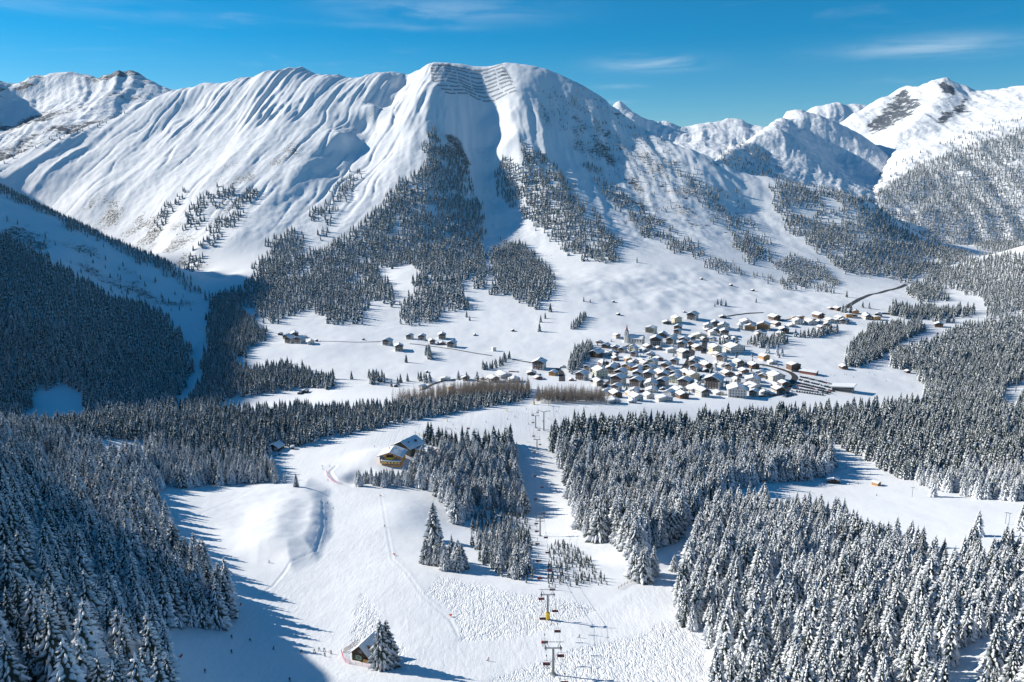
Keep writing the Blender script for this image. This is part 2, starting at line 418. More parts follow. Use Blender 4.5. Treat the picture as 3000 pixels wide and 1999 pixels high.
def build_grid(name, X, Y, Z, material, attrs=None):
    nt, ns = X.shape
    me = bpy.data.meshes.new(name)
    co = np.stack([X, Y, Z], -1).reshape(-1, 3).astype(np.float32)
    i = np.arange(nt * ns).reshape(nt, ns)
    quads = np.stack([i[:-1, :-1], i[:-1, 1:], i[1:, 1:], i[1:, :-1]], -1).reshape(-1, 4)
    me.vertices.add(len(co)); me.vertices.foreach_set('co', co.ravel())
    me.loops.add(quads.size); me.loops.foreach_set('vertex_index', quads.ravel().astype(np.int32))
    me.polygons.add(len(quads))
    me.polygons.foreach_set('loop_start', np.arange(0, quads.size, 4, dtype=np.int32))
    me.polygons.foreach_set('use_smooth', np.ones(len(quads), bool))
    me.update(calc_edges=True)
    for k, a in (attrs or {}).items():
        at_ = me.attributes.new(k, 'FLOAT', 'POINT')
        at_.data.foreach_set('value', np.ascontiguousarray(a, np.float32).ravel())
    me.materials.append(material)
    o = bpy.data.objects.new(name, me)
    COL.objects.link(o)
    return o
def H(x, y):
    """terrain height at plan positions"""
    x = np.asarray(x, float); y = np.asarray(y, float)
    s = np.clip(x / (y + YC), s_axis[0], s_axis[-1]); t = np.clip(np.log(np.maximum(y + YC, 45.1)), t_axis[0], t_axis[-1])
    fi = np.interp(s, s_axis, np.arange(len(s_axis))); fj = np.interp(t, t_axis, np.arange(NT))
    i = np.clip(fi.astype(int), 0, len(s_axis) - 2); j = np.clip(fj.astype(int), 0, NT - 2)
    a, b = fi - i, fj - j
    return (TH[j, i] * (1 - a) + TH[j, i + 1] * a) * (1 - b) + (TH[j + 1, i] * (1 - a) + TH[j + 1, i + 1] * a) * b
def hit(u, v, d0=120.0, d1=3700.0):
    """the ground point seen at pixel (u, v): the first crossing of the view ray with the terrain"""
    D = np.exp(np.linspace(math.log(d0), math.log(d1), 1500))
    dx, dy = (u - 1500.0) / FPX, (1000.0 - v) / FPX
    yy, zz = CP + dy * SP, -SP + dy * CP
    x, z = D * dx / yy, CAM_Z + D * zz / yy
    below = np.nonzero(z < H(x, D))[0]
    if len(below) == 0: return None
    k = below[0]
    if k == 0: return (x[0], D[0], float(H(x[0], D[0])))
    lo, hi = D[k - 1], D[k]
    for _ in range(18):
        m = 0.5 * (lo + hi)
        if CAM_Z + m * zz / yy < H(m * dx / yy, m): hi = m
        else: lo = m
    return (hi * dx / yy, hi, float(H(hi * dx / yy, hi)))
# ------------------------------------------------------------------ far mountains
MOUNT = {}
def mountain(name, ridge, lines, y0, y1, nx, ny, relief, back=(600, 350), skirt=40.0, seed=0.0, slope_dir=0.2, beta=1.0):
    P = []
    ls = [[at(*p) for p in ridge]] + [[at(*p) for p in l] for l in lines]
    rd = ls[0]
    for k in (1.0, 2.2):
        ls.append([(p[0] * (1 + .03 * k), p[1] + back[0] * k, p[2] - back[1] * k) for p in rd])
    for l in ls:
        for a, b in zip(l[:-1], l[1:]):
            a, b = np.array(a), np.array(b)
            n = max(1, int(round(np.hypot(*(b - a)[:2]) / (0.035 * a[1]))))
            for k in range(n): P.append(a + (b - a) * k / n)
        P.append(np.array(l[-1]))
    K = []
    for p in P:
        if all(abs(p[0] - q[0]) + abs(p[1] - q[1]) > 25 for q in K): K.append(p)
    P = np.array(K)
    f = rbf_fit(P, beta, 0.0)
    s = P[:, 0] / P[:, 1]
    sa, ta = np.linspace(s.min() - .02, s.max() + .02, nx), np.linspace(math.log(y0), math.log(y1), ny)
    S, T = np.meshgrid(sa, ta)
    Y = np.exp(T); X = S * Y
    cs_, ct_ = np.linspace(sa[0], sa[-1], 200), np.linspace(ta[0], ta[-1], 160)
    cS, cT = np.meshgrid(cs_, ct_)
    C = f(cS * np.exp(cT), np.exp(cT))
    Z = cubic_rows(cubic_rows(C, ct_, ta).T.copy(), cs_, sa).T.copy()
    sc = P[:, 1].mean() / 2600.0
    wq = X - slope_dir * Y + 40 * sc * fbm(X / (300 * sc) + seed, Y / (300 * sc), 3)
    Z += relief * (14 * (ridged(wq / (95 * sc) + seed, Y / (900 * sc), 4, 0.55) - .35) + 7 * (ridged(X / (120 * sc) + seed, Y / (110 * sc), 5, .55) - .4) + 4 * fbm(X / (50 * sc), Y / (50 * sc) + seed, 4))
    Z[0] -= skirt; Z = np.maximum(Z, -250.0)
    MOUNT[name] = (sa, ta, X, Y, Z)
    return X, Y, Z
def HM(name, x, y):
    sa, ta, X, Y, Z = MOUNT[name]
    x = np.asarray(x, float); y = np.asarray(y, float)
    fi = np.interp(x / y, sa, np.arange(len(sa))); fj = np.interp(np.log(y), ta, np.arange(len(ta)))
    i = np.clip(fi.astype(int), 0, len(sa) - 2); j = np.clip(fj.astype(int), 0, len(ta) - 2)
    a, b = fi - i, fj - j
    return (Z[j, i] * (1 - a) + Z[j, i + 1] * a) * (1 - b) + (Z[j + 1, i] * (1 - a) + Z[j + 1, i + 1] * a) * b

mountain('left', [(-900,40,3700),(-500,70,3950),(-200,150,4100),(0,249,4200),(42,246,4200),(106,222,4200),(140,224,4200),(204,212,4200),(250,226,4200),(297,220,4200),(340,218,4200),(376,203,4200),(425,231,4150),(506,266,4050),(620,310,4000),(800,360,3950)],  # the unseen left end of this ridge is raised to shade the bowl
    [[(376,203,4200),(365,262,3950),(300,310,3700),(190,350,3500),(80,378,3400),(-100,420,3300)],
     [(60,300,4080),(60,370,3750),(-100,330,3900)], [(150,280,4080),(200,300,3950)],
     [(440,300,3850),(300,372,3400),(100,440,3150)], [(0,540,2900),(200,470,2950),(450,420,3100),(700,420,3200),(-300,560,2850),(-900,560,2800)]],
    2850, 5400, 330, 220, 1.5, seed=3.0, slope_dir=-0.3)
mountain('pyramid', [(2060,486,2650),(2100,470,2760),(2140,424,3000),(2170,420,3150),(2221,390,3450),(2272,352,3750),(2304,327,3900),(2340,342,3950),(2382,375,4000),(2425,397,4050),(2467,384,4080),(2489,393,4100),(2531,414,4150),(2548,424,4150)],
    [[(2304,327,3900),(2350,400,3550),(2410,470,3200),(2470,540,2900),(2520,580,2750)],
     [(2240,450,3100),(2300,520,2800)], [(2440,470,3500),(2500,520,3250),(2540,560,3000)], [(2160,500,2760),(2250,560,2600),(2400,600,2550),(2550,620,2560)],
     [(2180,450,3000),(2200,480,2850)], [(2548,424,4150),(2590,446,3900),(2620,471,3600),(2602,511,3300),(2572,551,3000),(2562,595,2700)], [(2700,560,3800),(2700,600,3400),(2690,640,3000),(2690,690,2600)]],
    2500, 4900, 300, 220, 0.6, back=(330, 260), seed=11.0, slope_dir=0.35)
mountain('right', [(2300,520,4700),(2408,388,4800),(2544,308,5000),(2637,257,5050),(2654,255,5050),(2684,261,5000),(2735,237,4900),(2769,231,4850),(2782,238,4850),(2807,257,4850),(2824,256,4850),(2850,266,4800),(2931,264,4700),(2941,272,4700),(2977,257,4650),(3000,253,4600),(3200,250,4500),(3600,230,4300)],
    [[(2769,231,4850),(2750,290,4500),(2700,340,4200),(2640,390,3980),(2630,440,3800)],
     [(2654,255,5050),(2640,310,4750),(2580,370,4550),(2540,400,4350)],
     [(2690,300,4680),(2660,350,4450),(2640,370,4350)], [(2850,266,4800),(2830,320,4350),(2780,380,3950),(2700,430,3650)],
     [(2548,410,4300),(2590,430,3950),(2606,458,3600),(2590,502,3300),(2566,546,3000),(2556,594,2700)], [(2450,600,3900),(2480,620,3300),(2500,660,2700)], [(2650,510,3100),(2800,440,3200),(3000,372,3300),(3200,320,3300),(3600,230,3200)],
     [(2600,600,2750),(2800,560,2850),(3000,520,2850),(3300,470,2800),(3600,420,2750)],
     [(2640,660,2560),(2800,650,2560),(3000,640,2560),(3300,600,2500),(3600,560,2450)],
     [(2650,720,2420),(2800,745,2380),(3000,735,2380),(3300,700,2350),(3600,650,2300)],
     [(2900,330,4000),(3000,320,3900),(3200,290,3800)]],
    2330, 6300, 400, 330, 1.0, back=(500, 400), seed=23.0, slope_dir=0.25)
mountain('comb', [(2200,430,6600),(2300,365,6600),(2343,338,6600),(2390,314,6600),(2420,309,6600),(2449,302,6600),(2480,306,6600),(2525,308,6600),(2600,335,6600),(2700,370,6600)],
    [[(2449,302,6600),(2440,350,6250),(2420,400,5900)], [(2390,314,6600),(2350,380,6100)], [(2525,308,6600),(2500,370,6200)], [(2200,480,5500),(2400,470,5500),(2700,460,5500)]],
    5400, 8000, 220, 130, 1.5, back=(500, 350), seed=31.0)
mountain('back', [(1600,400,6800),(1700,370,6800),(1780,330,6800),(1800,306,6800),(1815,298,6800),(1838,315,6800),(1852,335,6800),(1880,350,6850),(1900,368,6900),(1925,360,6900),(1945,353,6900),(1970,368,6900),(1992,378,6900),(2010,370,6950),(2050,368,7000),(2100,358,7000),(2130,346,7000),(2170,356,7000),(2220,378,7000),(2280,385,7000),(2400,420,7000)],
    [[(1815,298,6800),(1870,390,6300),(1940,450,5800)], [(1945,353,6900),(1960,420,6300)], [(2010,370,6950),(2080,420,6100),(2100,460,5600)], [(2130,346,7000),(2150,400,6500),(2180,440,6100)], [(1700,500,5400),(1950,500,5400),(2200,490,5400),(2400,490,5400)]],
    5300, 8600, 330, 170, 1.7, back=(500, 350), seed=41.0)
# ------------------------------------------------------------------ materials
def new_mat(name):
    m = bpy.data.materials.new(name); m.use_nodes = True
    nt = m.node_tree
    return m, nt.nodes, nt.links, nt.nodes['Principled BSDF']
class NB:
    """small node-graph helper"""
    def __init__(s, n, l): s.n, s.l = n, l
    def put(s, sock, val):
        if val is None: return
        if hasattr(val, 'is_output'): s.l.new(val, sock)
        else: sock.default_value = val
    def math(s, op, a, b=None, clamp=False):
        n = s.n.new('ShaderNodeMath'); n.operation = op; n.use_clamp = clamp
        s.put(n.inputs[0], a); s.put(n.inputs[1], b); return n.outputs[0]
    def noise(s, vec, scale, detail=3.0, rough=0.55, dist=0.0):
        n = s.n.new('ShaderNodeTexNoise'); s.put(n.inputs['Vector'], vec)
        n.inputs['Scale'].default_value = scale; n.inputs['Detail'].default_value = detail
        n.inputs['Roughness'].default_value = rough; n.inputs['Distortion'].default_value = dist
        return n.outputs[0]
    def ramp(s, x, lo, hi, a=0.0, b=1.0):
        n = s.n.new('ShaderNodeMapRange'); n.interpolation_type = 'SMOOTHSTEP'
        s.put(n.inputs[0], x); n.inputs[1].default_value = lo; n.inputs[2].default_value = hi
        n.inputs[3].default_value = a; n.inputs[4].default_value = b; return n.outputs[0]
    def mix(s, f, a, b):
        n = s.n.new('ShaderNodeMix'); n.data_type = 'RGBA'
        s.put(n.inputs['Factor'], f)
        s.put(n.inputs['A'], a if hasattr(a, 'is_output') else (*a, 1)); s.put(n.inputs['B'], b if hasattr(b, 'is_output') else (*b, 1))
        return n.outputs['Result']
    def attr(s, name):
        n = s.n.new('ShaderNodeAttribute'); n.attribute_name = name; return n.outputs['Fac']
    def pos(s, scale=None, rot=0.0):
        g = s.n.new('ShaderNodeNewGeometry')
        if scale is None: return g.outputs['Position']
        m = s.n.new('ShaderNodeMapping'); m.inputs['Scale'].default_value = scale; m.inputs['Rotation'].default_value = (0, 0, rot)
        s.l.new(g.outputs['Position'], m.inputs['Vector']); return m.outputs[0]
    def bump(s, h, strength, dist, normal=None):
        n = s.n.new('ShaderNodeBump'); n.inputs['Strength'].default_value = strength; n.inputs['Distance'].default_value = dist
        s.l.new(h, n.inputs['Height'])
        if normal is not None: s.l.new(normal, n.inputs['Normal'])
        return n.outputs[0]
SNOW = (0.80, 0.83, 0.86)
def snow_ground_material(name, big):
    m, n, l, b = new_mat(name); k = NB(n, l)
    p = k.pos()
    scrub = k.attr('scrub'); rock = k.attr('rock')
    # brush and stones poking through the snow
    s1 = k.noise(p, 0.16 if not big else 0.035, 5.0, 0.72, 0.4)
    s2 = k.noise(p, 0.6 if not big else 0.12, 3.0, 0.7)
    sp = k.math('ADD', k.math('MULTIPLY', s1, 0.6), k.math('MULTIPLY', s2, 0.4))
    thr = k.math('SUBTRACT', 0.74, k.math('MULTIPLY', scrub, 0.24))
    sm = k.ramp(k.math('SUBTRACT', sp, thr), -0.012, 0.045)
    sm = k.math('MULTIPLY', sm, k.ramp(scrub, 0.02, 0.12))
    # bare rock on the steepest faces
    g = n.new('ShaderNodeNewGeometry'); sep = n.new('ShaderNodeSeparateXYZ'); l.new(g.outputs['Normal'], sep.inputs[0])
    pr = k.pos((1, 1, 2.6))
    r1 = k.noise(pr, 0.05 if not big else 0.02, 8.0, 0.74, 0.5)
    rm = k.math('ADD', k.math('MULTIPLY', rock, 0.45), k.math('SUBTRACT', r1, 0.94))
    rm = k.math('ADD', rm, k.ramp(sep.outputs[2], 0.80, 0.55, 0.0, 0.16))
    rm = k.ramp(rm, -0.01, 0.05)
    rm = k.math('MULTIPLY', rm, k.ramp(rock, 0.01, 0.1))
    tone = k.noise(p, 0.011, 3.0)
    snow_c = k.mix(tone, (0.79, 0.82, 0.855), (0.83, 0.85, 0.875))
    brush_c = k.mix(s2, (0.075, 0.077, 0.075), (0.19, 0.19, 0.185))
    rock_c = k.mix(k.noise(pr, 0.3 if not big else 0.05, 4.0), (0.06, 0.075, 0.098), (0.17, 0.19, 0.225))
    c = k.mix(sm, snow_c, brush_c)
    c = k.mix(rm, c, rock_c)
    l.new(c, b.inputs['Base Color'])
    b.inputs['Roughness'].default_value = 0.75
    b.inputs['Specular IOR Level'].default_value = 0.18
    # relief: wind-worked powder, machine-groomed corduroy, trodden snow
    if not big:
        groom = k.attr('groom'); chop = k.attr('chop')
        h1 = k.noise(k.pos((1, 0.7, 1)), 0.22, 6.0, 0.6, 0.3)
        h2 = k.noise(k.pos((1.0, 0.045, 1), 0.16), 0.55, 4.0, 0.6, 0.5)
        # crossing ski tracks: thin grooves that follow stretched noise in four directions
        h3 = None
        for ang_, sc3 in ((0.35, 0.36), (-0.45, 0.30), (1.05, 0.34), (-1.2, 0.42)):
            ln = k.noise(k.pos((1.0, 0.11, 1), ang_), sc3, 2.0, 0.5, 0.9)
            gr = k.ramp(k.math('ABSOLUTE', k.math('SUBTRACT', ln, 0.5)), 0.0, 0.055, 0.0, 1.0)
            h3 = gr if h3 is None else k.math('ADD', h3, gr)
        lump = k.noise(p, 0.22, 3.0, 0.6, 0.8)
        h3 = k.math('SUBTRACT', k.math('ADD', k.math('MULTIPLY', h3, 0.13), k.math('MULTIPLY', lump, 0.8)), 0.88)
        few = k.math('MULTIPLY', k.math('MULTIPLY', groom, 0.07), k.ramp(k.noise(p, 0.02, 2.0), 0.4, 0.6))
        chop = k.math('MAXIMUM', chop, few)
        hh = k.math('ADD', k.math('MULTIPLY', h1, 0.16), k.math('MULTIPLY', k.math('MULTIPLY', h2, groom), 0.24))
        hh = k.math('ADD', hh, k.math('MULTIPLY', k.math('MULTIPLY', h3, chop), 1.05))
        hh = k.math('ADD', hh, k.math('MULTIPLY', sm, 1.0))
        l.new(k.bump(hh, 0.9, 1.0), b.inputs['Normal'])
    else:
        hh = k.math('ADD', k.noise(p, 0.02, 6.0, 0.62), k.math('MULTIPLY', rm, 0.15))
        l.new(k.bump(hh, 0.8, 16.0), b.inputs['Normal'])
    return m
mat_snow = snow_ground_material('snow_ground', False)
mat_snow_far = snow_ground_material('snow_far', True)

def spruce_material(name, cover, needle=(0.026, 0.037, 0.032), tint=(0.78, 0.81, 0.85)):
    m, n, l, b = new_mat(name); k = NB(n, l)
    oi = n.new('ShaderNodeObjectInfo')
    g = n.new('ShaderNodeNewGeometry')
    p = n.new('ShaderNodeTexCoord').outputs['Object']
    add = n.new('ShaderNodeVectorMath'); add.operation = 'ADD'
    l.new(p, add.inputs[0])
    cmb = n.new('ShaderNodeCombineXYZ'); l.new(k.math('MULTIPLY', oi.outputs['Random'], 37.0), cmb.inputs[0]); l.new(cmb.outputs[0], add.inputs[1])
    nz = k.noise(add.outputs[0], 19.0, 3.0, 0.7)
    a = k.attr('snow')
    f = k.math('ADD', k.math('ADD', a, k.math('MULTIPLY', k.math('SUBTRACT', nz, 0.5), 0.7)), k.math('MULTIPLY', k.math('SUBTRACT', oi.outputs['Random'], 0.5), 0.28))
    f = k.ramp(f, 1.0 - cover - 0.22, 1.0 - cover + 0.20)
    f = k.math('MULTIPLY', f, k.math('SUBTRACT', 1.0, k.math('MULTIPLY', g.outputs['Backfacing'], 0.85)))
    nc = k.mix(nz, needle, tuple(2.0 * v for v in needle))
    c = k.mix(f, nc, tint)
    l.new(c, b.inputs['Base Color'])
    b.inputs['Roughness'].default_value = 0.8
    b.inputs['Specular IOR Level'].default_value = 0.12
    return m
mat_spruce = spruce_material('snowy_spruce', 0.53)
mat_spruce_heavy = spruce_material('snowy_spruce_heavy', 0.69)
mat_spruce_far = spruce_material('snowy_spruce_far', 0.70)
mat_spruce_frost = spruce_material('frosted_spruce', 0.88)
mat_larch = spruce_material('bare_larch', 0.42, (0.095, 0.08, 0.068), (0.62, 0.63, 0.65))
mat_shrub = spruce_material('bare_shrub', 0.30, (0.10, 0.085, 0.07), (0.7, 0.72, 0.74))
def plain_material(name, col, rough=0.7, var=0.25, scale=1.5, metal=0.0, spec=0.3):
    m, n, l, b = new_mat(name); k = NB(n, l)
    t = n.new('ShaderNodeTexCoord').outputs['Object']
    nz = k.noise(t, scale, 4.0, 0.6)
    l.new(k.mix(nz, tuple(v * (1 - var) for v in col), tuple(min(1, v * (1 + var)) for v in col)), b.inputs['Base Color'])
    b.inputs['Roughness'].default_value = rough; b.inputs['Metallic'].default_value = metal
    b.inputs['Specular IOR Level'].default_value = spec
    return m
mat_bark = plain_material('bark', (0.075, 0.058, 0.045), 0.9, 0.4, 6)

# ------------------------------------------------------------------ ground attributes
scrub = np.zeros_like(TH)
def scrub_add(poly, s, amt, lo, hi):
    global scrub
    scrub = np.maximum(scrub, amt * soft(poly, s, lo, hi))
scrub_add([(0,600),(200,680),(420,790),(560,860),(600,880),(560,930),(420,900),(200,800),(0,700)], 40, 0.85, 900, 1900)
scrub_add([(150,560),(350,560),(560,640),(640,780),(600,860),(300,700)], 60, 0.82, 1800, 2700)
scrub_add([(1265,380),(1350,400),(1385,480),(1360,520),(1290,470)], 14, 1.0, 1900, 2700)
scrub_add([(1560,220),(1700,270),(1850,400),(2050,520),(2120,640),(1960,680),(1800,560),(1620,420),(1530,320)], 40, 0.74, 1700, 2800)
scrub_add([(1380,420),(1470,460),(1450,560),(1540,700),(1480,640),(1400,560)], 20, 0.6, 1800, 2700)
scrub_add([(640,480),(780,420),(900,380),(960,430),(800,560),(700,700),(600,780),(600,680)], 50, 0.75, 1600, 2700)
scrub_add([(1000,330),(1120,300),(1180,250),(1190,290),(1060,420),(960,520)], 25, 0.55, 2000, 2800)
scrub_add([(1500,640),(1640,740),(1900,760),(1960,700),(2100,760),(1900,800),(1600,790)], 30, 0.5, 1500, 2200)
scrub_add([(560,850),(640,860),(620,930),(570,1100),(520,1180),(540,1000)], 12, 0.5, 800, 1600)
scrub_add([(1670,900),(1720,960),(1700,1000),(1660,1010)], 15, 0.55, 1000, 1500)
scrub = np.clip(scrub + 0.10 * m_mtn * smoothstep(0.0, 0.5, fbm(GX / 200, GY / 200, 3)) , 0, 1) * (0.55 + 0.75 * smoothstep(-.3, .35, fbm(GX / 60 + 5, GY / 80, 3)))
rock = np.clip(m_rt * 0.72 * smoothstep(-.1, .4, fbm(GX / 60 + 3, GY / 60, 3)), 0, 1) + m_mtn * 0.3
GROOM = [[(800,1340),(980,1330),(1100,1250),(1330,1215),(1600,1190),(1780,1195),(1560,1280),(1240,1290),(960,1370),(1000,1430),(1110,1440),(1140,1600),(1330,1840),(1350,1999),(500,1999),(520,1850),(900,1650),(950,1440),(830,1400)],
         [(1340,1890),(1700,1830),(1860,1720),(2100,1720),(1990,1850),(1750,1890),(1430,1999),(1330,1999)]]
groom = np.zeros_like(TH)
for _p in GROOM: groom = np.maximum(groom, soft(_p, 10, 120, 800))
terrain = build_grid('ground', GX, GY, TH, mat_snow, {'scrub': scrub, 'rock': rock, 'groom': groom, 'chop': chop})
terrain['kind'] = 'structure'
MNAME = {'left': 'mountain', 'pyramid': 'mountain', 'right': 'mountain', 'comb': 'mountain', 'back': 'mountain'}
for k_, (sa, ta, X, Y, Z) in MOUNT.items():
    uu, vv, _ = project(X, Y, Z)
    sc_ = {'left': .35, 'pyramid': .45, 'right': .5, 'comb': .1, 'back': .3}[k_] * smoothstep(-.35, .3, fbm(X / 300, Y / 300, 3))
    rk = {'left': 1.12, 'pyramid': .3, 'right': .72, 'comb': .35, 'back': .8}[k_] * smoothstep(-.5, .3, fbm(X / 350 + 2, Y / 350, 3))
    if k_ == 'right':
        for pl in ([(2770,228),(2810,256),(2790,290),(2750,262)], [(2600,300),(2650,255),(2700,290),(2690,340),(2560,400),(2520,370)], [(2740,330),(2840,280),(2850,320),(2760,370),(2720,360)]):
            rk = np.maximum(rk, (1.5 if pl[0] == (2770,228) else 1.15) * poly_soft(pl, uu + 34 * fbm(X / 160, Y / 160, 4), vv + 22 * fbm(X / 150 + 4, Y / 150, 4), 16))
    o_ = build_grid('mountain', X, Y, Z, mat_snow_far, {'scrub': sc_, 'rock': rk})
    o_['kind'] = 'structure'
# ------------------------------------------------------------------ trees
def mesh_from(name, V, F, mats, fm=None, attrs=None, smooth=False):
    me = bpy.data.meshes.new(name)
    me.from_pydata([tuple(v) for v in V], [], [tuple(f) for f in F])
    for m in mats: me.materials.append(m)
    if fm is not None: me.polygons.foreach_set('material_index', np.asarray(fm, np.int32))
    if smooth: me.polygons.foreach_set('use_smooth', np.ones(len(me.polygons), bool))
    for k, a in (attrs or {}).items():
        at_ = me.attributes.new(k, 'FLOAT', 'POINT'); at_.data.foreach_set('value', np.asarray(a, np.float32))
    me.update()
    return me
def crown_mesh(name, seed, layers, per, mat, R0=0.17, base=0.07, droop=0.35, power=0.85, lift=0.0, ragged=0.28, core=0.62):
    """a conifer crown of unit height: whorls of drooping, snow-laden boughs round a dark core"""
    rg = random.Random(seed)
    V, F, S = [], [], []
    for i in range(layers):
        t = i / (layers - 1.0)
        h = base + (0.975 - base) * t ** 0.92
        r = R0 * (1 - t) ** power + 0.012
        if t < 0.10: r *= 0.72 + 2.5 * t
        n = max(3, int(round(per * (0.45 + 0.55 * (1 - t)))))
        a0 = rg.random() * 6.28
        for j in range(n):
            a = a0 + 6.283 * j / n + rg.uniform(-.25, .25)
            rr = r * rg.uniform(1 - ragged, 1 + ragged * .6)
            hh = h + rg.uniform(-.5, .5) * 0.9 / layers
            c, s = math.cos(a), math.sin(a)
            w = rr * rg.uniform(0.26, 0.40) * (6.5 / per) ** .6
            dz = rr * (droop * (1.0 - 0.9 * t) + rg.uniform(-.08, .08)) - lift * rr
            m = 0.58
            k = len(V)
            tk = 0.16 * rr
            def P(rad, side, z): V.append((c * rad - s * side, s * rad + c * side, z))
            P(0.10 * rr, 0, hh + 0.10 * rr); S.append(0.55)
            P(m * rr, 0, hh - 0.40 * dz + tk); S.append(1.0)
            P(m * rr * .95, -w, hh - 0.72 * dz - tk); S.append(rg.uniform(.0, .35))
            P(m * rr * .95, w, hh - 0.72 * dz - tk); S.append(rg.uniform(.0, .35))
            P(rr, rg.uniform(-.3, .3) * w, hh - dz - 0.5 * tk); S.append(rg.uniform(.3, .8))
            F += [(k, k + 2, k + 1), (k, k + 1, k + 3), (k + 1, k + 2, k + 4), (k + 1, k + 4, k + 3)]
    # spire
    k = len(V); q = 5
    for j in range(q): V.append((0.012 * math.cos(j * 1.2566), 0.012 * math.sin(j * 1.2566), 0.93)); S.append(.6)
    V.append((0, 0, 1.0)); S.append(.8)
    F += [(k + j, k + (j + 1) % q, k + q) for j in range(q)]
    if core:
        k = len(V); q = 7
        for z, rr in ((base + .01, R0 * core), (0.5, R0 * core * .62)):
            for j in range(q): V.append((rr * math.cos(j * 6.283 / q), rr * math.sin(j * 6.283 / q), z)); S.append(-1.0)
        V.append((0, 0, 0.95)); S.append(-1.0)
        F += [(k + j, k + (j + 1) % q, k + q + (j + 1) % q, k + q + j) for j in range(q)]
        F += [(k + q + j, k + q + (j + 1) % q, k + 2 * q) for j in range(q)]
    return mesh_from(name, V, F, [mat], None, {'snow': S})
def trunk_mesh(name, mat, r=0.012, top=0.9):
    V, F = [], []
    q = 6
    for z, rr in ((-0.03, r * 1.25), (0.1, r), (top, r * .25)):
        for j in range(q): V.append((rr * math.cos(j * 6.283 / q), rr * math.sin(j * 6.283 / q), z))
    for b_ in (0, q): F += [(b_ + j, b_ + (j + 1) % q, b_ + q + (j + 1) % q, b_ + q + j) for j in range(q)]
    return mesh_from(name, V, F, [mat])
def larch_mesh(name, seed, mat):
    """a leafless larch: fine ascending twigs dusted with snow"""
    rg = random.Random(seed); V, F, S = [], [], []
    for i in range(17):
        t = i / 16.0; h = 0.16 + 0.8 * t; r = 0.13 * (1 - t) ** .8 + .012
        n = 6
        a0 = rg.random() * 6.28
        for j in range(n):
            a = a0 + 6.283 * j / n + rg.uniform(-.4, .4); rr = r * rg.uniform(.6, 1.15)
            c, s = math.cos(a), math.sin(a); w = rr * .16 + .003; k = len(V)
            z1 = h + rr * rg.uniform(-.15, .35)
            V += [(0, 0, h), (c * rr * .55 - s * w, s * rr * .55 + c * w, h + (z1 - h) * .5), (c * rr * .55 + s * w, s * rr * .55 - c * w, h + (z1 - h) * .5), (c * rr, s * rr, z1)]
            S += [.2, .5, .35, .7]
            F += [(k, k + 1, k + 2), (k + 1, k + 3, k + 2)]
    return mesh_from(name, V, F, [mat], None, {'snow': S})
CROWN_A = [crown_mesh('crown_near', 11 + i, 25, 11, mat_spruce, 0.20 + .022 * i, 0.06 + .02 * (i % 2), 0.62, 0.86 - .04 * i) for i in range(4)]
CROWN_H = [crown_mesh('crown_heavy', 31 + i, 23, 10, mat_spruce_heavy, 0.20 + .022 * i, 0.05, 0.66, 0.84) for i in range(3)]
CROWN_B = [crown_mesh('crown_mid', 51 + i, 12, 7, mat_spruce, 0.205 + .025 * i, 0.05, 0.45, 0.84) for i in range(3)]
CROWN_BH = [crown_mesh('crown_mid_heavy', 61 + i, 11, 7, mat_spruce_heavy, 0.205 + .025 * i, 0.04, 0.5, 0.82) for i in range(3)]
CROWN_C = [crown_mesh('crown_far', 71 + i, 7, 5, mat_spruce_far, 0.20 + .035 * i, 0.03, 0.5, 0.85, core=.45) for i in range(3)]
CROWN_CH = [crown_mesh('crown_far_heavy', 81 + i, 7, 5, mat_spruce_frost, 0.21 + .035 * i, 0.03, 0.5, 0.85, core=.45) for i in range(2)]
CROWN_Y = [crown_mesh('crown_young', 91 + i, 9, 6, mat_spruce_heavy, 0.20 + .03 * i, 0.02, 0.45, 0.9) for i in range(2)]
LARCH = [larch_mesh('crown_larch', 101 + i, mat_larch) for i in range(3)]
def shrub_mesh(name, seed):
    rg = random.Random(seed); V, F, S = [], [], []
    for j in range(42):
        a = rg.random() * 6.28; e = rg.uniform(.15, 1.35); r = rg.uniform(.5, 1.0); k = len(V)
        c, s = math.cos(a), math.sin(a); x, z = r * math.cos(e) * .8, r * math.sin(e); w = .05
        V += [(c * x * .2, s * x * .2, z * .1), (c * x * .7 - s * w, s * x * .7 + c * w, z * .75), (c * x * .7 + s * w, s * x * .7 - c * w, z * .75), (c * x, s * x, z)]
        S += [.1, .55, .55, .9]; F += [(k, k + 1, k + 2), (k + 1, k + 3, k + 2)]
    return mesh_from(name, V, F, [mat_shrub], None, {'snow': S})
SHRUB = [shrub_mesh('shrub_twigs', 5 + i) for i in range(2)]
TRUNK = trunk_mesh('trunk', mat_bark)

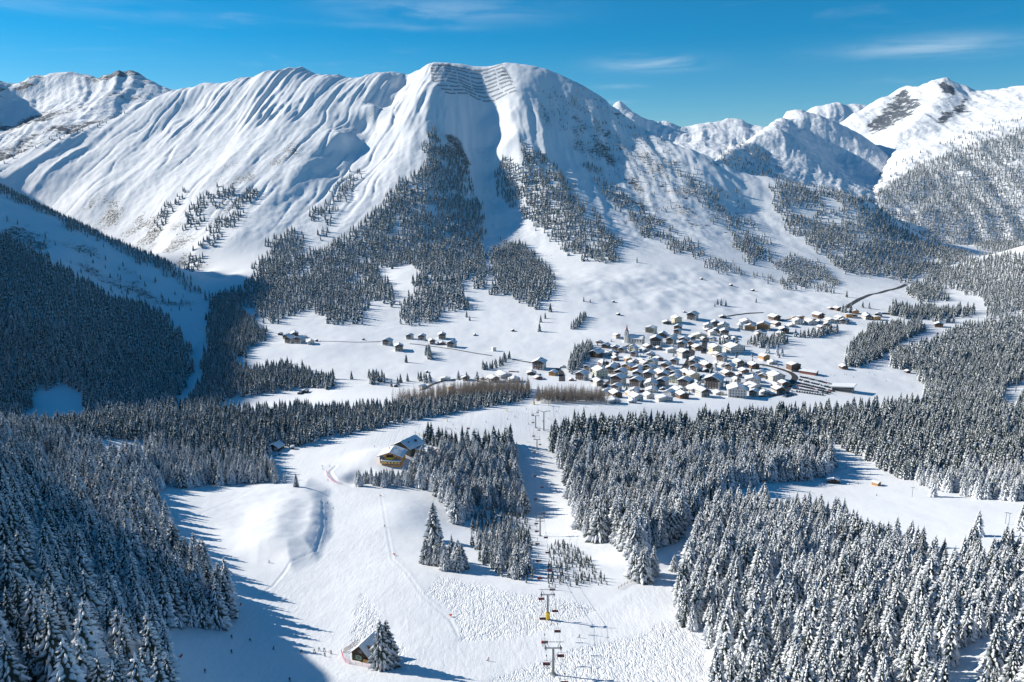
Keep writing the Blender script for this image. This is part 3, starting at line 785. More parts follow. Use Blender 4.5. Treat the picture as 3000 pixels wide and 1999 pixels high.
# --- forest stands: polygons of pixels on the ground, distance range, spacing (m), tree heights (m)
STANDS = [
 dict(key='bottom_left', poly=[(-1100,1290),(420,1290),(425,1440),(480,1530),(530,1620),(600,1690),(655,1760),(695,1825),(655,1838),(590,1850),(465,1845),(470,1920),(500,2000),(540,2300),(-1100,2300)], D=(95,560), sp=6.0, h=(11,23), lod='A', clump=(22,-.48)),
 dict(key='left_band', poly=[(-900,1215),(0,1262),(382,1233),(637,1222),(900,1204),(1000,1279),(943,1290),(792,1328),(775,1360),(816,1412),(700,1420),(560,1428),(433,1441),(425,1290),(-900,1290)], D=(430,830), sp=5.4, h=(12,17), lod='AM'),
 dict(key='left_band_east', poly=[(900,1204),(1147,1192),(1350,1176),(1545,1162),(1553,1170),(1402,1200),(1211,1232),(1084,1264),(1000,1279)], D=(600,800), sp=4.8, h=(8,12.5), lod='AM'),
 dict(key='larch_west', poly=[(1150,1178),(1300,1160),(1380,1146),(1550,1138),(1553,1166),(1350,1176),(1200,1190)], D=(720,1000), sp=4.4, h=(14,20), lod='L'),
 dict(key='larch_east', poly=[(1572,1160),(1700,1160),(1770,1170),(1778,1184),(1572,1182)], D=(640,900), sp=4.0, h=(10,17), lod='L'),
 dict(key='restaurant_front', poly=[(1043,1424),(1043,1410),(1130,1398),(1200,1392),(1225,1430)], D=(440,720), sp=4.4, h=(6,11), lod='A'),
 dict(key='restaurant', poly=[(1225,1428),(1205,1390),(1235,1345),(1240,1290),(1330,1300),(1500,1300),(1515,1350),(1522,1430),(1538,1500),(1520,1510),(1450,1500),(1400,1490),(1362,1540),(1335,1545),(1310,1480),(1260,1438)], D=(440,720), sp=5.0, h=(9,20), lod='A', clump=(18,-.45)),
 dict(key='young_west', poly=[(1385,1500),(1460,1490),(1545,1510),(1556,1600),(1562,1700),(1540,1712),(1470,1690),(1400,1640),(1380,1590)], D=(300,540), sp=2.8, h=(1.2,7.5), lod='Y', clump=(14,-.4)),
 dict(key='young_west_tall', poly=[(1400,1600),(1480,1570),(1540,1650),(1560,1690),(1510,1700),(1420,1650)], D=(300,520), sp=6.0, h=(8,14), lod='A'),
 dict(key='young_east', poly=[(1605,1600),(1660,1590),(1730,1640),(1770,1700),(1775,1715),(1605,1722)], D=(300,480), sp=2.3, h=(0.8,5), lod='Y', clump=(12,-.4)),
 dict(key='slope_clump', poly=[(1252,1640),(1330,1640),(1365,1675),(1300,1678),(1255,1665)], D=(320,420), sp=4.4, h=(11,16), lod='A'),
 dict(key='centre_right', poly=[(1612,1310),(1622,1280),(1700,1262),(1840,1258),(2000,1262),(2080,1245),(2200,1240),(2300,1280),(2430,1330),(2440,1385),(2400,1400),(2300,1412),(2150,1430),(2060,1490),(2000,1560),(1950,1600),(1860,1640),(1790,1600),(1730,1580),(1695,1560),(1665,1480),(1655,1400),(1615,1330)], D=(330,800), sp=5.4, h=(12,24), lod='A', clump=(22,-.5)),
 dict(key='piste_clump', poly=[(1850,1705),(1860,1680),(1915,1670),(1925,1700),(1890,1715)], D=(300,420), sp=4.5, h=(13,17), lod='A'),
 dict(key='piste_clump_small', poly=[(1925,1675),(2000,1640),(2090,1650),(2060,1690),(2000,1690)], D=(300,420), sp=7.5, h=(7,10), lod='A'),
 dict(key='right_band', poly=[(2080,1240),(2270,1218),(2420,1210),(2540,1200),(2640,1192),(2700,1192),(2710,1132),(2670,1087),(2610,1082),(2610,1042),(2720,1007),(2840,957),(3000,937),(3700,880),(3700,1480),(3000,1472),(2850,1464),(2760,1440),(2690,1425),(2600,1390),(2520,1345),(2440,1300),(2380,1270),(2300,1262)], D=(450,1350), sp=5.7, h=(8,18), lod='AMH', clump=(30,-.45), holes=[[(2925,1205),(2950,1135),(3010,1115),(3010,1150),(2975,1205)]]),
 dict(key='valley_block', poly=[(2476,1078),(2490,1020),(2530,985),(2545,965),(2690,950),(2705,975),(2650,1000),(2600,1035),(2560,1062),(2530,1072)], D=(900,1400), sp=6.2, h=(13,17), lod='M'),
 dict(key='valley_strip', poly=[(2608,925),(2615,900),(2650,907),(2840,912),(2846,934),(2700,937)], D=(1200,1700), sp=6.5, h=(13,17), lod='M'),
 dict(key='valley_wood', poly=[(2655,866),(2660,832),(2760,847),(2772,886),(2700,890)], D=(1300,1800), sp=7, h=(13,17), lod='M'),
 dict(key='right_hill', poly=[(2700,842),(2720,800),(2850,762),(3000,742),(3900,600),(3900,900),(3000,925),(2880,935),(2890,905),(2870,872),(2790,838)], D=(1250,2300), sp=8.0, h=(12,16), lod='CH'),
 dict(key='middle_hill', poly=[(2272,532),(2425,562),(2531,580),(2574,614),(2637,664),(2701,707),(2850,752),(2760,800),(2640,822),(2560,812),(2470,800),(2400,740),(2320,690),(2285,640),(2255,580)], D=(1700,2400), sp=8.0, h=(12,16), lod='C', clump=(90,-.3), holes=[[(2395,572),(2445,588),(2475,612),(2430,622)], [(2530,588),(2565,602),(2550,618)]]),
 dict(key='middle_hill_back', poly=[(2531,577),(2900,740),(3000,780),(3100,740),(2700,640)], D=(2050,2500), sp=9.0, h=(12,15), lod='C'),
 dict(key='flank_upper', poly=[(2090,560),(2160,560),(2200,640),(2240,690),(2310,770),(2260,772),(2150,700),(2080,640)], D=(1500,2400), sp=12, h=(11,15), lod='C', clump=(60, 0.0)),
 dict(key='flank_patch', poly=[(2140,722),(2150,690),(2230,720),(2245,772),(2200,772)], D=(1500,2300), sp=8, h=(12,16), lod='C'),
 dict(key='flank_row', poly=[(2060,775),(2100,762),(2170,792),(2178,817),(2130,804)], D=(1400,2100), sp=8, h=(9,13), lod='CH'),
 dict(key='foot_row', poly=[(2190,806),(2330,816),(2420,830),(2432,857),(2330,850),(2260,832),(2195,817)], D=(1400,2100), sp=8.0, h=(10,14), lod='C', clump=(45, -0.05)),
 dict(key='foot_young', poly=[(2258,767),(2330,752),(2420,790),(2462,837),(2440,847),(2340,810),(2270,792)], D=(1400,2100), sp=6.5, h=(8,12), lod='CH'),
 dict(key='mountain_wood', poly=[(1268,375),(1300,440),(1350,470),(1390,530),(1412,600),(1420,690),(1425,760),(1428,848),(1395,845),(1377,800),(1364,829),(1364,905),(1288,918),(1288,950),(1167,950),(1173,892),(1205,880),(1224,800),(1198,775),(1122,785),(1109,816),(1154,854),(1154,886),(1071,892),(1058,950),(969,962),(956,918),(880,918),(816,950),(740,935),(760,910),(625,905),(600,880),(690,850),(816,780),(943,727),(1020,688),(1122,586),(1224,497)], D=(1250,2500), sp=7.6, h=(10,20), lod='CX', clump=(42, -0.26)),
 dict(key='mountain_wood_east', poly=[(1440,720),(1530,718),(1600,780),(1628,840),(1600,880),(1575,912),(1548,900),(1500,870),(1440,865)], D=(1350,2000), sp=7.5, h=(13,18), lod='CX'),
 dict(key='mountain_lobe', poly=[(1517,420),(1581,446),(1645,510),(1696,574),(1760,650),(1812,727),(1812,765),(1747,771),(1670,752),(1606,690),(1530,637),(1466,574),(1454,523),(1479,472),(1530,485)], D=(1600,2500), sp=7.2, h=(10,18), lod='C', clump=(42, -0.24)),
 dict(key='flank_strip', poly=[(1720,465),(1790,540),(1870,600),(1930,650),(2000,700),(2060,745),(2050,770),(1960,735),(1890,695),(1830,645),(1760,565),(1720,500)], D=(1500,2500), sp=8.5, h=(11,16), lod='C', clump=(60, -0.12)),
 dict(key='flank_strip_top', poly=[(1950,425),(2020,480),(2090,560),(2150,640),(2200,690),(2160,700),(2090,640),(2010,560),(1960,480)], D=(1500,2600), sp=10, h=(10,15), lod='C', clump=(55, -0.02)),
 dict(key='flank_sparse', poly=[(1560,250),(1700,260),(1900,400),(1960,430),(2060,560),(1960,640),(1800,520),(1650,400)], D=(1700,2700), sp=11, h=(4,11), lod='C', clump=(40, 0.08)),
 dict(key='couloir_wood', poly=[(531,685),(548,617),(637,545),(680,545),(676,580),(616,651),(574,681)], D=(1700,2700), sp=9.5, h=(12,17), lod='C', clump=(50, -0.1)),
 dict(key='couloir_wood_low', poly=[(540,787),(552,745),(637,651),(722,558),(778,528),(765,558),(688,651),(629,728),(565,792)], D=(1600,2700), sp=9.0, h=(12,17), lod='C', clump=(50, -0.12)),
 dict(key='couloir_wood_west', poly=[(446,673),(480,617),(544,566),(523,600),(472,677)], D=(1700,2800), sp=9, h=(12,16), lod='C'),
 dict(key='rib_wood', poly=[(740,815),(790,715),(850,677),(888,690),(892,715),(840,780),(760,830)], D=(1500,2300), sp=8.5, h=(12,17), lod='C'),
 dict(key='rib_wood_high', poly=[(901,660),(935,592),(1030,500),(1060,520),(1010,600),(960,690),(914,705)], D=(1600,2500), sp=9.5, h=(12,16), lod='C', clump=(50, 0.0)),
 dict(key='spur_slope', poly=[(-900,520),(0,691),(102,747),(238,823),(314,874),(382,895),(467,921),(535,989),(569,1048),(557,1112),(527,1159),(510,1225),(400,1238),(255,1238),(250,1185),(230,1150),(183,1125),(150,1140),(102,1155),(90,1200),(60,1240),(-900,1240)], D=(700,1650), sp=6.4, h=(13,19), lod='MC'),
 dict(key='spur_crest', poly=[(-300,430),(0,548),(170,629),(348,712),(489,775),(608,867),(592,876),(540,852),(470,795),(350,738),(170,648),(0,568),(-300,450)], D=(1400,1900), sp=6.8, h=(9,14), lod='C'),
 dict(key='spur_scatter', poly=[(0,600),(200,680),(420,800),(540,870),(560,930),(420,900),(200,790),(0,690)], D=(1000,1800), sp=19, h=(7,14), lod='C', clump=(50, 0.12)),
 dict(key='gorge_bank', poly=[(604,938),(629,896),(663,866),(701,878),(718,942),(782,972),(782,989),(748,1018),(697,1048),(697,1082),(786,1087),(871,1082),(965,1116),(969,1133),(871,1142),(807,1146),(680,1159),(637,1176),(629,1214),(527,1222),(586,1133),(604,1040),(612,989)], D=(750,1700), sp=6.0, h=(12,17), lod='M'),
 dict(key='church_bank', poly=[(1665,1090),(1680,1030),(1725,1012),(1735,1030),(1705,1075),(1672,1095)], D=(800,1300), sp=5, h=(11,15), lod='MH'),
 dict(key='hillside_copse', poly=[(1672,967),(1680,947),(1715,923),(1723,931),(1692,965)], D=(1100,1500), sp=5, h=(9,12), lod='MH'),
 dict(key='village_park', poly=[(2195,1017),(2200,1000),(2290,990),(2308,1007),(2240,1022)], D=(1000,1400), sp=8, h=(12,16), lod='M'),
 dict(key='village_edge', poly=[(2330,988),(2400,975),(2460,962),(2457,977),(2400,988),(2335,993)], D=(1000,1400), sp=7, h=(11,15), lod='M'),
 dict(key='meadow_west', poly=[(1085,1117),(1100,1105),(1125,1112),(1127,1124),(1090,1127)], D=(800,1100), sp=6, h=(11,15), lod='M'),
 dict(key='meadow_west_low', poly=[(1138,1132),(1170,1122),(1174,1132),(1140,1138)], D=(800,1100), sp=7, h=(10,13), lod='M'),
 dict(key='meadow_mid', poly=[(1225,1112),(1262,1105),(1268,1122),(1230,1124)], D=(800,1100), sp=6, h=(9,13), lod='M'),
 dict(key='meadow_clump', poly=[(1244,1036),(1258,1030),(1268,1052),(1258,1060)], D=(850,1300), sp=5.5, h=(11,16), lod='M'),
 dict(key='river_trees', poly=[(1412,1085),(1440,1075),(1490,1045),(1498,1052),(1465,1078),(1420,1090)], D=(850,1300), sp=7, h=(8,13), lod='M'),
 dict(key='gardens', poly=[(1700,1012),(1900,985),(2300,985),(2330,1060),(2280,1165),(1760,1165)], D=(820,1350), sp=25, h=(4,10), lod='M', clump=(60,-.1)),
 dict(key='bottom_right', poly=[(2020,1640),(2045,1560),(2062,1530),(2110,1492),(2160,1482),(2255,1489),(2319,1506),(2408,1518),(2463,1525),(2492,1562),(2570,1602),(2660,1612),(2735,1640),(2795,1660),(2892,1647),(3000,1640),(3700,1620),(3700,2350),(2050,2350),(2085,1999),(2112,1912),(2080,1900),(2035,1852),(2000,1842),(1985,1800),(2000,1750),(2010,1700)], D=(95,560), sp=5.3, h=(8,20), lod='AH', clump=(20,-.48), holes=[[(2250,1775),(2256,1680),(2295,1665),(2295,1740),(2285,1775)], [(2760,2100),(2785,1975),(2835,1905),(2900,1862),(2960,1828),(3100,1780),(3100,1840),(3000,1872),(2925,1912),(2895,1965),(2900,2100)], [(2330,1640),(2480,1608),(2575,1635),(2560,1668),(2430,1655),(2340,1690)]]),
 dict(key='far_slope', poly=[(2560,577),(2600,542),(2700,482),(2800,442),(3000,382),(3900,200),(3900,760),(3000,765),(2850,755),(2700,712),(2640,672),(2580,622)], D=(2330,3700), sp=11.5, h=(13,18), lod='CF', ground='right', clump=(200, -0.38)),
 dict(key='far_slope_upper', poly=[(2560,560),(2570,520),(2700,440),(2850,390),(3000,340),(3000,390),(2800,450),(2620,540)], D=(2600,4200), sp=26, h=(12,16), lod='CF', ground='right', clump=(200, 0.0)),
 dict(key='pyramid_slope', poly=[(2100,460),(2150,425),(2230,440),(2330,540),(2480,560),(2550,570),(2540,610),(2300,580),(2150,520)], D=(2500,3700), sp=17, h=(12,16), lod='C', ground='pyramid', clump=(160, 0.02)),
 dict(key='left_ridge_trees', poly=[(13,462),(161,400),(272,362),(361,333),(370,345),(272,380),(161,420),(13,485)], D=(2450,3000), sp=24, h=(10,15), lod='C'),
]
rngp = np.random.RandomState(5)
TREES = []      # (x, y, z, height, lod, variant, stand)
for si, st in enumerate(STANDS):
    poly = np.array(st['poly'], float)
    D0, D1 = st['D']
    hf = (lambda x, y: H(x, y)) if 'ground' not in st else (lambda x, y, g=st['ground']: HM(g, x, y))
    # plan bounding box from the polygon's pixel columns at the two distances
    xs = [(u - 1500) / FPX * d / (CP + (1000 - v) / FPX * SP) for u, v in st['poly'] for d in (D0, D1)]
    sp = st['sp']
    gx = np.arange(min(xs), max(xs), sp); gy = np.arange(D0, D1, sp)
    if len(gx) * len(gy) == 0: continue
    X, Y = np.meshgrid(gx, gy)
    X = (X + rngp.uniform(-.42, .42, X.shape) * sp).ravel(); Y = (Y + rngp.uniform(-.42, .42, Y.shape) * sp).ravel()
    Z = hf(X, Y)
    U, V, f = project(X, Y, Z)
    pre = (U > poly[:, 0].min() - 45) & (U < poly[:, 0].max() + 45) & (V > poly[:, 1].min() - 40) & (V < poly[:, 1].max() + 40) & (f > 40)
    X, Y, Z, U, V, f = (q_[pre] for q_ in (X, Y, Z, U, V, f))
    if D1 > 1600:                       # far woods feather out into the snow
        nu, nv = U + 26 * fbm(X / 45 + si, Y / 60, 3), V + 20 * fbm(X / 50 - si, Y / 70, 3)
        ok = (poly_soft(poly, nu, nv, 11) ** 1.3 > rngp.uniform(0.02, 1, X.shape)) & (f > 40) & (Y > D0) & (Y < D1)
    else:
        nu, nv = U + 9 * fbm(X / 9 + si, Y / 12, 2), V + 6 * fbm(X / 9 - si, Y / 12, 2)
        ok = in_poly(poly, nu, nv) & (f > 40) & (Y > D0) & (Y < D1)
    for hl in st.get('holes', ()): ok &= ~in_poly(hl, U, V)
    if 'clump' in st:
        sc_, th_ = st['clump']
        ok &= (fbm(X / sc_ + si, Y / sc_ - si, 3) + 0.25 * rngp.uniform(-1, 1, X.shape) > th_)
    X, Y, Z = X[ok], Y[ok], Z[ok]
    hh = rngp.uniform(0, 1, len(X)) ** (1.8 if st['lod'] == 'Y' else 0.8) * (st['h'][1] - st['h'][0]) + st['h'][0]
    hh *= np.where(rngp.uniform(0, 1, len(X)) < .08, .65, 1.0)
    hh *= 1 + .12 * fbm(X / 40 + 3, Y / 40, 2)
    rnd = rngp.uniform(0, 1, len(X)); r2 = rngp.uniform(0, 1, len(X))
    for i in range(len(X)):
        ld = st['lod']
        if ld == 'A': l_ = 'A' if Y[i] < 620 else 'B'
        elif ld == 'AM': l_ = ('A' if r2[i] < .7 else 'H') if Y[i] < 600 else ('B' if r2[i] < .7 else 'BH')
        elif ld == 'AMH': l_ = ('H' if r2[i] < .6 else 'A') if Y[i] < 560 else (('BH' if r2[i] < .65 else 'B') if Y[i] < 1100 else 'CH')
        elif ld == 'AH': l_ = ('H' if r2[i] < .62 else 'A')
        elif ld == 'M': l_ = 'B' if Y[i] < 1500 else 'C'
        elif ld == 'MH': l_ = 'BH'
        elif ld == 'MC': l_ = ('B' if r2[i] < .45 else 'BH') if Y[i] < 1050 else ('C' if r2[i] < .4 else 'CH')
        elif ld == 'CH': l_ = 'CH' if r2[i] < .6 else 'C'
        elif ld == 'CX': l_ = 'CH' if r2[i] < .75 else 'C'
        elif ld == 'CF': l_ = 'CH' if r2[i] < .7 else 'C'
        else: l_ = ld
        TREES.append((X[i], Y[i], Z[i], hh[i], l_, int(rnd[i] * 12), si))
print('trees', len(TREES))
# ------------------------------------------------------------------ forests as instanced stuff, near trees as individuals
LODS = {'A': CROWN_A, 'H': CROWN_H, 'B': CROWN_B, 'BH': CROWN_BH, 'C': CROWN_C, 'CH': CROWN_CH, 'Y': CROWN_Y, 'L': LARCH, 'S': SHRUB}
def emptyobj(name, loc, rz=0.0, sc=1.0):
    o = bpy.data.objects.new(name, None); COL.objects.link(o)
    o.location = loc; o.rotation_euler = (0, 0, rz); o.scale = (sc, sc, sc) if not hasattr(sc, '__len__') else sc
    o.empty_display_size = 0.5
    return o
def child(name, me, parent):
    o = bpy.data.objects.new(name, me); COL.objects.link(o); o.parent = parent
    return o
def tag(o, label, cat, group=None):
    o['label'] = label; o['category'] = cat
    if group: o['group'] = group
    return o
SOURCE = {}       # one standing tree of every crown mesh: the forests repeat its crown
def plant(x, y, z, h, me, wide=1.0, rz=0.0, name='spruce_tree'):
    o = emptyobj(name, (x, y, z - 0.25), rz, (h * wide, h * wide, h))
    c = child('crown', me, o); child('trunk', TRUNK, o)
    SOURCE.setdefault(me.name, c)
    return o
def forest_object(name, label, cat, items, crowns):
    """one object: points that carry size, turn and kind, each replaced by a crown"""
    me = bpy.data.meshes.new(name)
    me.from_pydata([(t[0], t[1], t[2] - 0.25) for t in items], [], [])
    n = len(items)
    rr = np.random.RandomState(len(items))
    idx = [t[5] % len(crowns) if t[4] is None else t[4] for t in items]
    a = me.attributes.new('pick', 'INT', 'POINT'); a.data.foreach_set('value', np.array(idx, np.int32))
    a = me.attributes.new('turn', 'FLOAT_VECTOR', 'POINT')
    tv = np.zeros((n, 3), np.float32); tv[:, 2] = rr.uniform(0, 6.28, n); tv[:, 0] = rr.normal(0, .03, n); tv[:, 1] = rr.normal(0, .03, n)
    a.data.foreach_set('vector', tv.ravel())
    a = me.attributes.new('size', 'FLOAT_VECTOR', 'POINT')
    hs = np.array([t[3] for t in items], np.float32); w = rr.uniform(.78, 1.36, n).astype(np.float32)
    a.data.foreach_set('vector', np.stack([hs * w, hs * w, hs], 1).ravel())
    o = bpy.data.objects.new(name, me); COL.objects.link(o)
    ng = bpy.data.node_groups.new(name, 'GeometryNodeTree')
    ng.interface.new_socket('Geometry', in_out='INPUT', socket_type='NodeSocketGeometry')
    ng.interface.new_socket('Geometry', in_out='OUTPUT', socket_type='NodeSocketGeometry')
    N, K = ng.nodes, ng.links
    gi, go = N.new('NodeGroupInput'), N.new('NodeGroupOutput')
    iop = N.new('GeometryNodeInstanceOnPoints'); iop.inputs['Pick Instance'].default_value = True
    join = N.new('GeometryNodeGeometryToInstance')
    for c in reversed(crowns):
        oi = N.new('GeometryNodeObjectInfo'); oi.transform_space = 'ORIGINAL'
        oi.inputs['Object'].default_value = SOURCE[c.name]
        K.new(oi.outputs['Geometry'], join.inputs[0])
    def na(nm, typ):
        x = N.new('GeometryNodeInputNamedAttribute'); x.data_type = typ; x.inputs['Name'].default_value = nm
        return [s for s in x.outputs if s.enabled and s.name == 'Attribute'][0]
    K.new(gi.outputs[0], iop.inputs['Points']); K.new(join.outputs[0], iop.inputs['Instance'])
    K.new(na('pick', 'INT'), iop.inputs['Instance Index'])
    K.new(na('turn', 'FLOAT_VECTOR'), iop.inputs['Rotation'])
    K.new(na('size', 'FLOAT_VECTOR'), iop.inputs['Scale'])
    K.new(iop.outputs[0], go.inputs[0])
    md = o.modifiers.new('forest', 'NODES'); md.node_group = ng
    o['kind'] = 'stuff'; o['label'] = label; o['category'] = cat
    return o
# pick the trees that show largest in the view; every crown mesh keeps at least one standing tree
size = []
for i, t in enumerate(TREES):
    u, v, f = project(t[0], t[1], t[2]); ut, vt, ft = project(t[0], t[1], t[2] + t[3])
    seen = -20 < u < 3020 and vt < 1985 and vt > 0
    size.append((v - vt) if seen else 0.0)
size = np.array(size)
# ------------------------------------------------------------------ building materials and mesh helpers
M = {
 'white': plain_material('plaster_white', (0.66, 0.64, 0.60), .85, .08, .6),
 'cream': plain_material('plaster_cream', (0.70, 0.62, 0.44), .85, .08, .6),
 'green': plain_material('plaster_green', (0.60, 0.62, 0.50), .85, .08, .6),
 'dark': plain_material('timber_dark', (0.062, 0.042, 0.030), .8, .35, 2.5),
 'brown': plain_material('timber_brown', (0.17, 0.085, 0.045), .8, .3, 2.5),
 'orange': plain_material('timber_orange', (0.58, 0.29, 0.085), .75, .2, 2.5),
 'red': plain_material('timber_red', (0.26, 0.065, 0.035), .8, .25, 2.5),
 'yellow': plain_material('paint_yellow', (0.74, 0.52, 0.06), .6, .08, 2),
 'ochre': plain_material('plaster_ochre', (0.66, 0.34, 0.12), .85, .10, 1),
 'slate': plain_material('board_slate', (0.07, 0.085, 0.085), .8, .25, 2),
 'blue': plain_material('board_blue', (0.10, 0.15, 0.20), .8, .2, 2),
 'edge': plain_material('roof_edge', (0.075, 0.05, 0.038), .8, .3, 2),
 'glass': plain_material('window_glass', (0.035, 0.045, 0.055), .12, .3, 1, 0, .5),
 'frame': plain_material('window_frame', (0.62, 0.60, 0.56), .6, .05),
 'steel': plain_material('steel_grey', (0.22, 0.235, 0.24), .5, .12, 1.5, .3),
 'galv': plain_material('steel_pale', (0.48, 0.50, 0.51), .5, .1, 1.5, .4),
 'black': plain_material('black_metal', (0.022, 0.022, 0.025), .5, .2),
 'seat_red': plain_material('seat_dark_red', (0.16, 0.018, 0.022), .55, .15),
 'seat_bright': plain_material('seat_bright_red', (0.27, 0.02, 0.02), .5, .1),
 'pink': plain_material('net_pink', (0.62, 0.12, 0.22), .7, .1),
 'violet': plain_material('net_violet', (0.36, 0.14, 0.42), .7, .1),
 'signal': plain_material('signal_red', (0.70, 0.09, 0.03), .6, .1),
 'spire': plain_material('spire_red', (0.21, 0.045, 0.04), .6, .15, 1.5),
 'shutter': plain_material('shutter_green', (0.04, 0.25, 0.15), .6, .1),
 'asphalt': plain_material('asphalt', (0.055, 0.055, 0.058), .9, .3, .15),
 'wood': plain_material('stacked_wood', (0.36, 0.19, 0.07), .85, .4, 6),
 'cable': plain_material('cable', (0.10, 0.10, 0.105), .6, .1),
}
def snow_cap_material():
    m, n, l, b = new_mat('roof_snow'); k = NB(n, l)
    t = n.new('ShaderNodeTexCoord').outputs['Object']
    l.new(k.mix(k.noise(t, 0.35, 3), (0.78, 0.81, 0.85), (0.83, 0.85, 0.88)), b.inputs['Base Color'])
    b.inputs['Roughness'].default_value = .75; b.inputs['Specular IOR Level'].default_value = .15
    l.new(k.bump(k.noise(t, 0.8, 4), .5, .3), b.inputs['Normal'])
    return m
M['snow'] = snow_cap_material()
class MB:
    """collects boxes, prisms and bars into one mesh"""
    def __init__(s): s.v, s.f, s.m = [], [], []
    def add(s, V, F, mi=0):
        k = len(s.v); s.v += [tuple(p) for p in V]; s.f += [tuple(i + k for i in f) for f in F]; s.m += [mi] * len(F); return s
    def box(s, x0, x1, y0, y1, z0, z1, mi=0):
        V = [(x, y, z) for z in (z0, z1) for y in (y0, y1) for x in (x0, x1)]
        return s.add(V, [(0, 2, 3, 1), (4, 5, 7, 6), (0, 1, 5, 4), (2, 6, 7, 3), (0, 4, 6, 2), (1, 3, 7, 5)], mi)
    def prism(s, prof, y0, y1, mi=0):
        """profile of (x, z), counter-clockwise seen from -Y, drawn along Y"""
        n = len(prof)
        V = [(x, y0, z) for x, z in prof] + [(x, y1, z) for x, z in prof]
        F = [tuple(range(n)), tuple(range(2 * n - 1, n - 1, -1))] + [(i, n + i, n + (i + 1) % n, (i + 1) % n) for i in range(n)]
        return s.add(V, F, mi)
    def bar(s, a, b, r, q=6, mi=0, r2=None):
        a, b = Vector(a), Vector(b); d = (b - a)
        if d.length < 1e-6: return s
        z = d.normalized(); x = z.orthogonal().normalized(); y = z.cross(x)
        r2 = r if r2 is None else r2
        V = []
        for p, rr in ((a, r), (b, r2)):
            for j in range(q):
                c = p + (x * math.cos(6.2832 * j / q) + y * math.sin(6.2832 * j / q)) * rr; V.append(c)
        F = [(j, (j + 1) % q, q + (j + 1) % q, q + j) for j in range(q)] + [tuple(range(q - 1, -1, -1)), tuple(range(q, 2 * q))]
        return s.add(V, F, mi)
    def cone(s, c, r0, r1, z0, z1, q=12, mi=0):
        return s.bar((c[0], c[1], z0), (c[0], c[1], z1), r0, q, mi, max(r1, .01))
    def mesh(s, name, mats):
        return mesh_from(name, s.v, s.f, mats if isinstance(mats, (list, tuple)) else [mats], s.m)
def window_mesh(w=1.1, h=1.35):
    b = MB().box(-w / 2 - .12, w / 2 + .12, -.06, .06, -h / 2 - .12, h / 2 + .12, 0)
    b.box(-w / 2, -.04, -.09, .07, -h / 2, h / 2, 1).box(.04, w / 2, -.09, .07, -h / 2, h / 2, 1)
    return b.mesh('window', [M['frame'], M['glass']])
WIN = window_mesh()
WIN_WIDE = window_mesh(2.2, 1.3)
def roof_mesh(w, d, h, rise, over, th, snow, seed, jag=.10):
    """gable roof slabs (ridge along Y); returns (roof, snow) meshes"""
    slope = rise / (w / 2)
    xe = w / 2 + over; ze = h - slope * over
    def slab(z_off, t, e, sub, jit, mats, nm):
        rg = random.Random(seed)
        V, F = [], []
        nx, ny = (1, 1) if not sub else (4, 7)
        for side in (-1, 1):
            k = len(V)
            for lay in (0, 1):
                for i in range(nx + 1):
                    for j in range(ny + 1):
                        fx, fy = i / nx, j / ny
                        x = side * (xe - e) * fx; y = -(d / 2 + over - e) + (d + 2 * over - 2 * e) * fy
                        z = h + rise - slope * abs(x) + z_off + (t if lay else 0)
                        if lay and sub:
                            edge = (i == nx) or j in (0, ny)
                            z += rg.uniform(-jit, jit) - (t * .55 if edge else 0)
                            if edge: x += side * rg.uniform(-.1, .12); 
                        V.append((x, y, z))
            n1 = (nx + 1) * (ny + 1)
            def id(l, i, j): return k + l * n1 + i * (ny + 1) + j
            def quad(a, b, c, dd): F.append((a, b, c, dd) if side > 0 else (dd, c, b, a))
            for i in range(nx):
                for j in range(ny):
                    quad(id(1, i, j), id(1, i + 1, j), id(1, i + 1, j + 1), id(1, i, j + 1))
                    quad(id(0, i, j + 1), id(0, i + 1, j + 1), id(0, i + 1, j), id(0, i, j))
            for j in range(ny): quad(id(0, nx, j), id(0, nx, j + 1), id(1, nx, j + 1), id(1, nx, j))
            for i in range(nx):
                quad(id(0, i, 0), id(0, i + 1, 0), id(1, i + 1, 0), id(1, i, 0))
                quad(id(0, i + 1, ny), id(0, i, ny), id(1, i, ny), id(1, i + 1, ny))
        return mesh_from(nm, V, F, [mats])
    return slab(0.0, th, 0, False, 0, M['edge'], 'roof'), slab(th + .01, snow, .06, True, jag, M['snow'], 'roof_snow')
HOUSE = {}
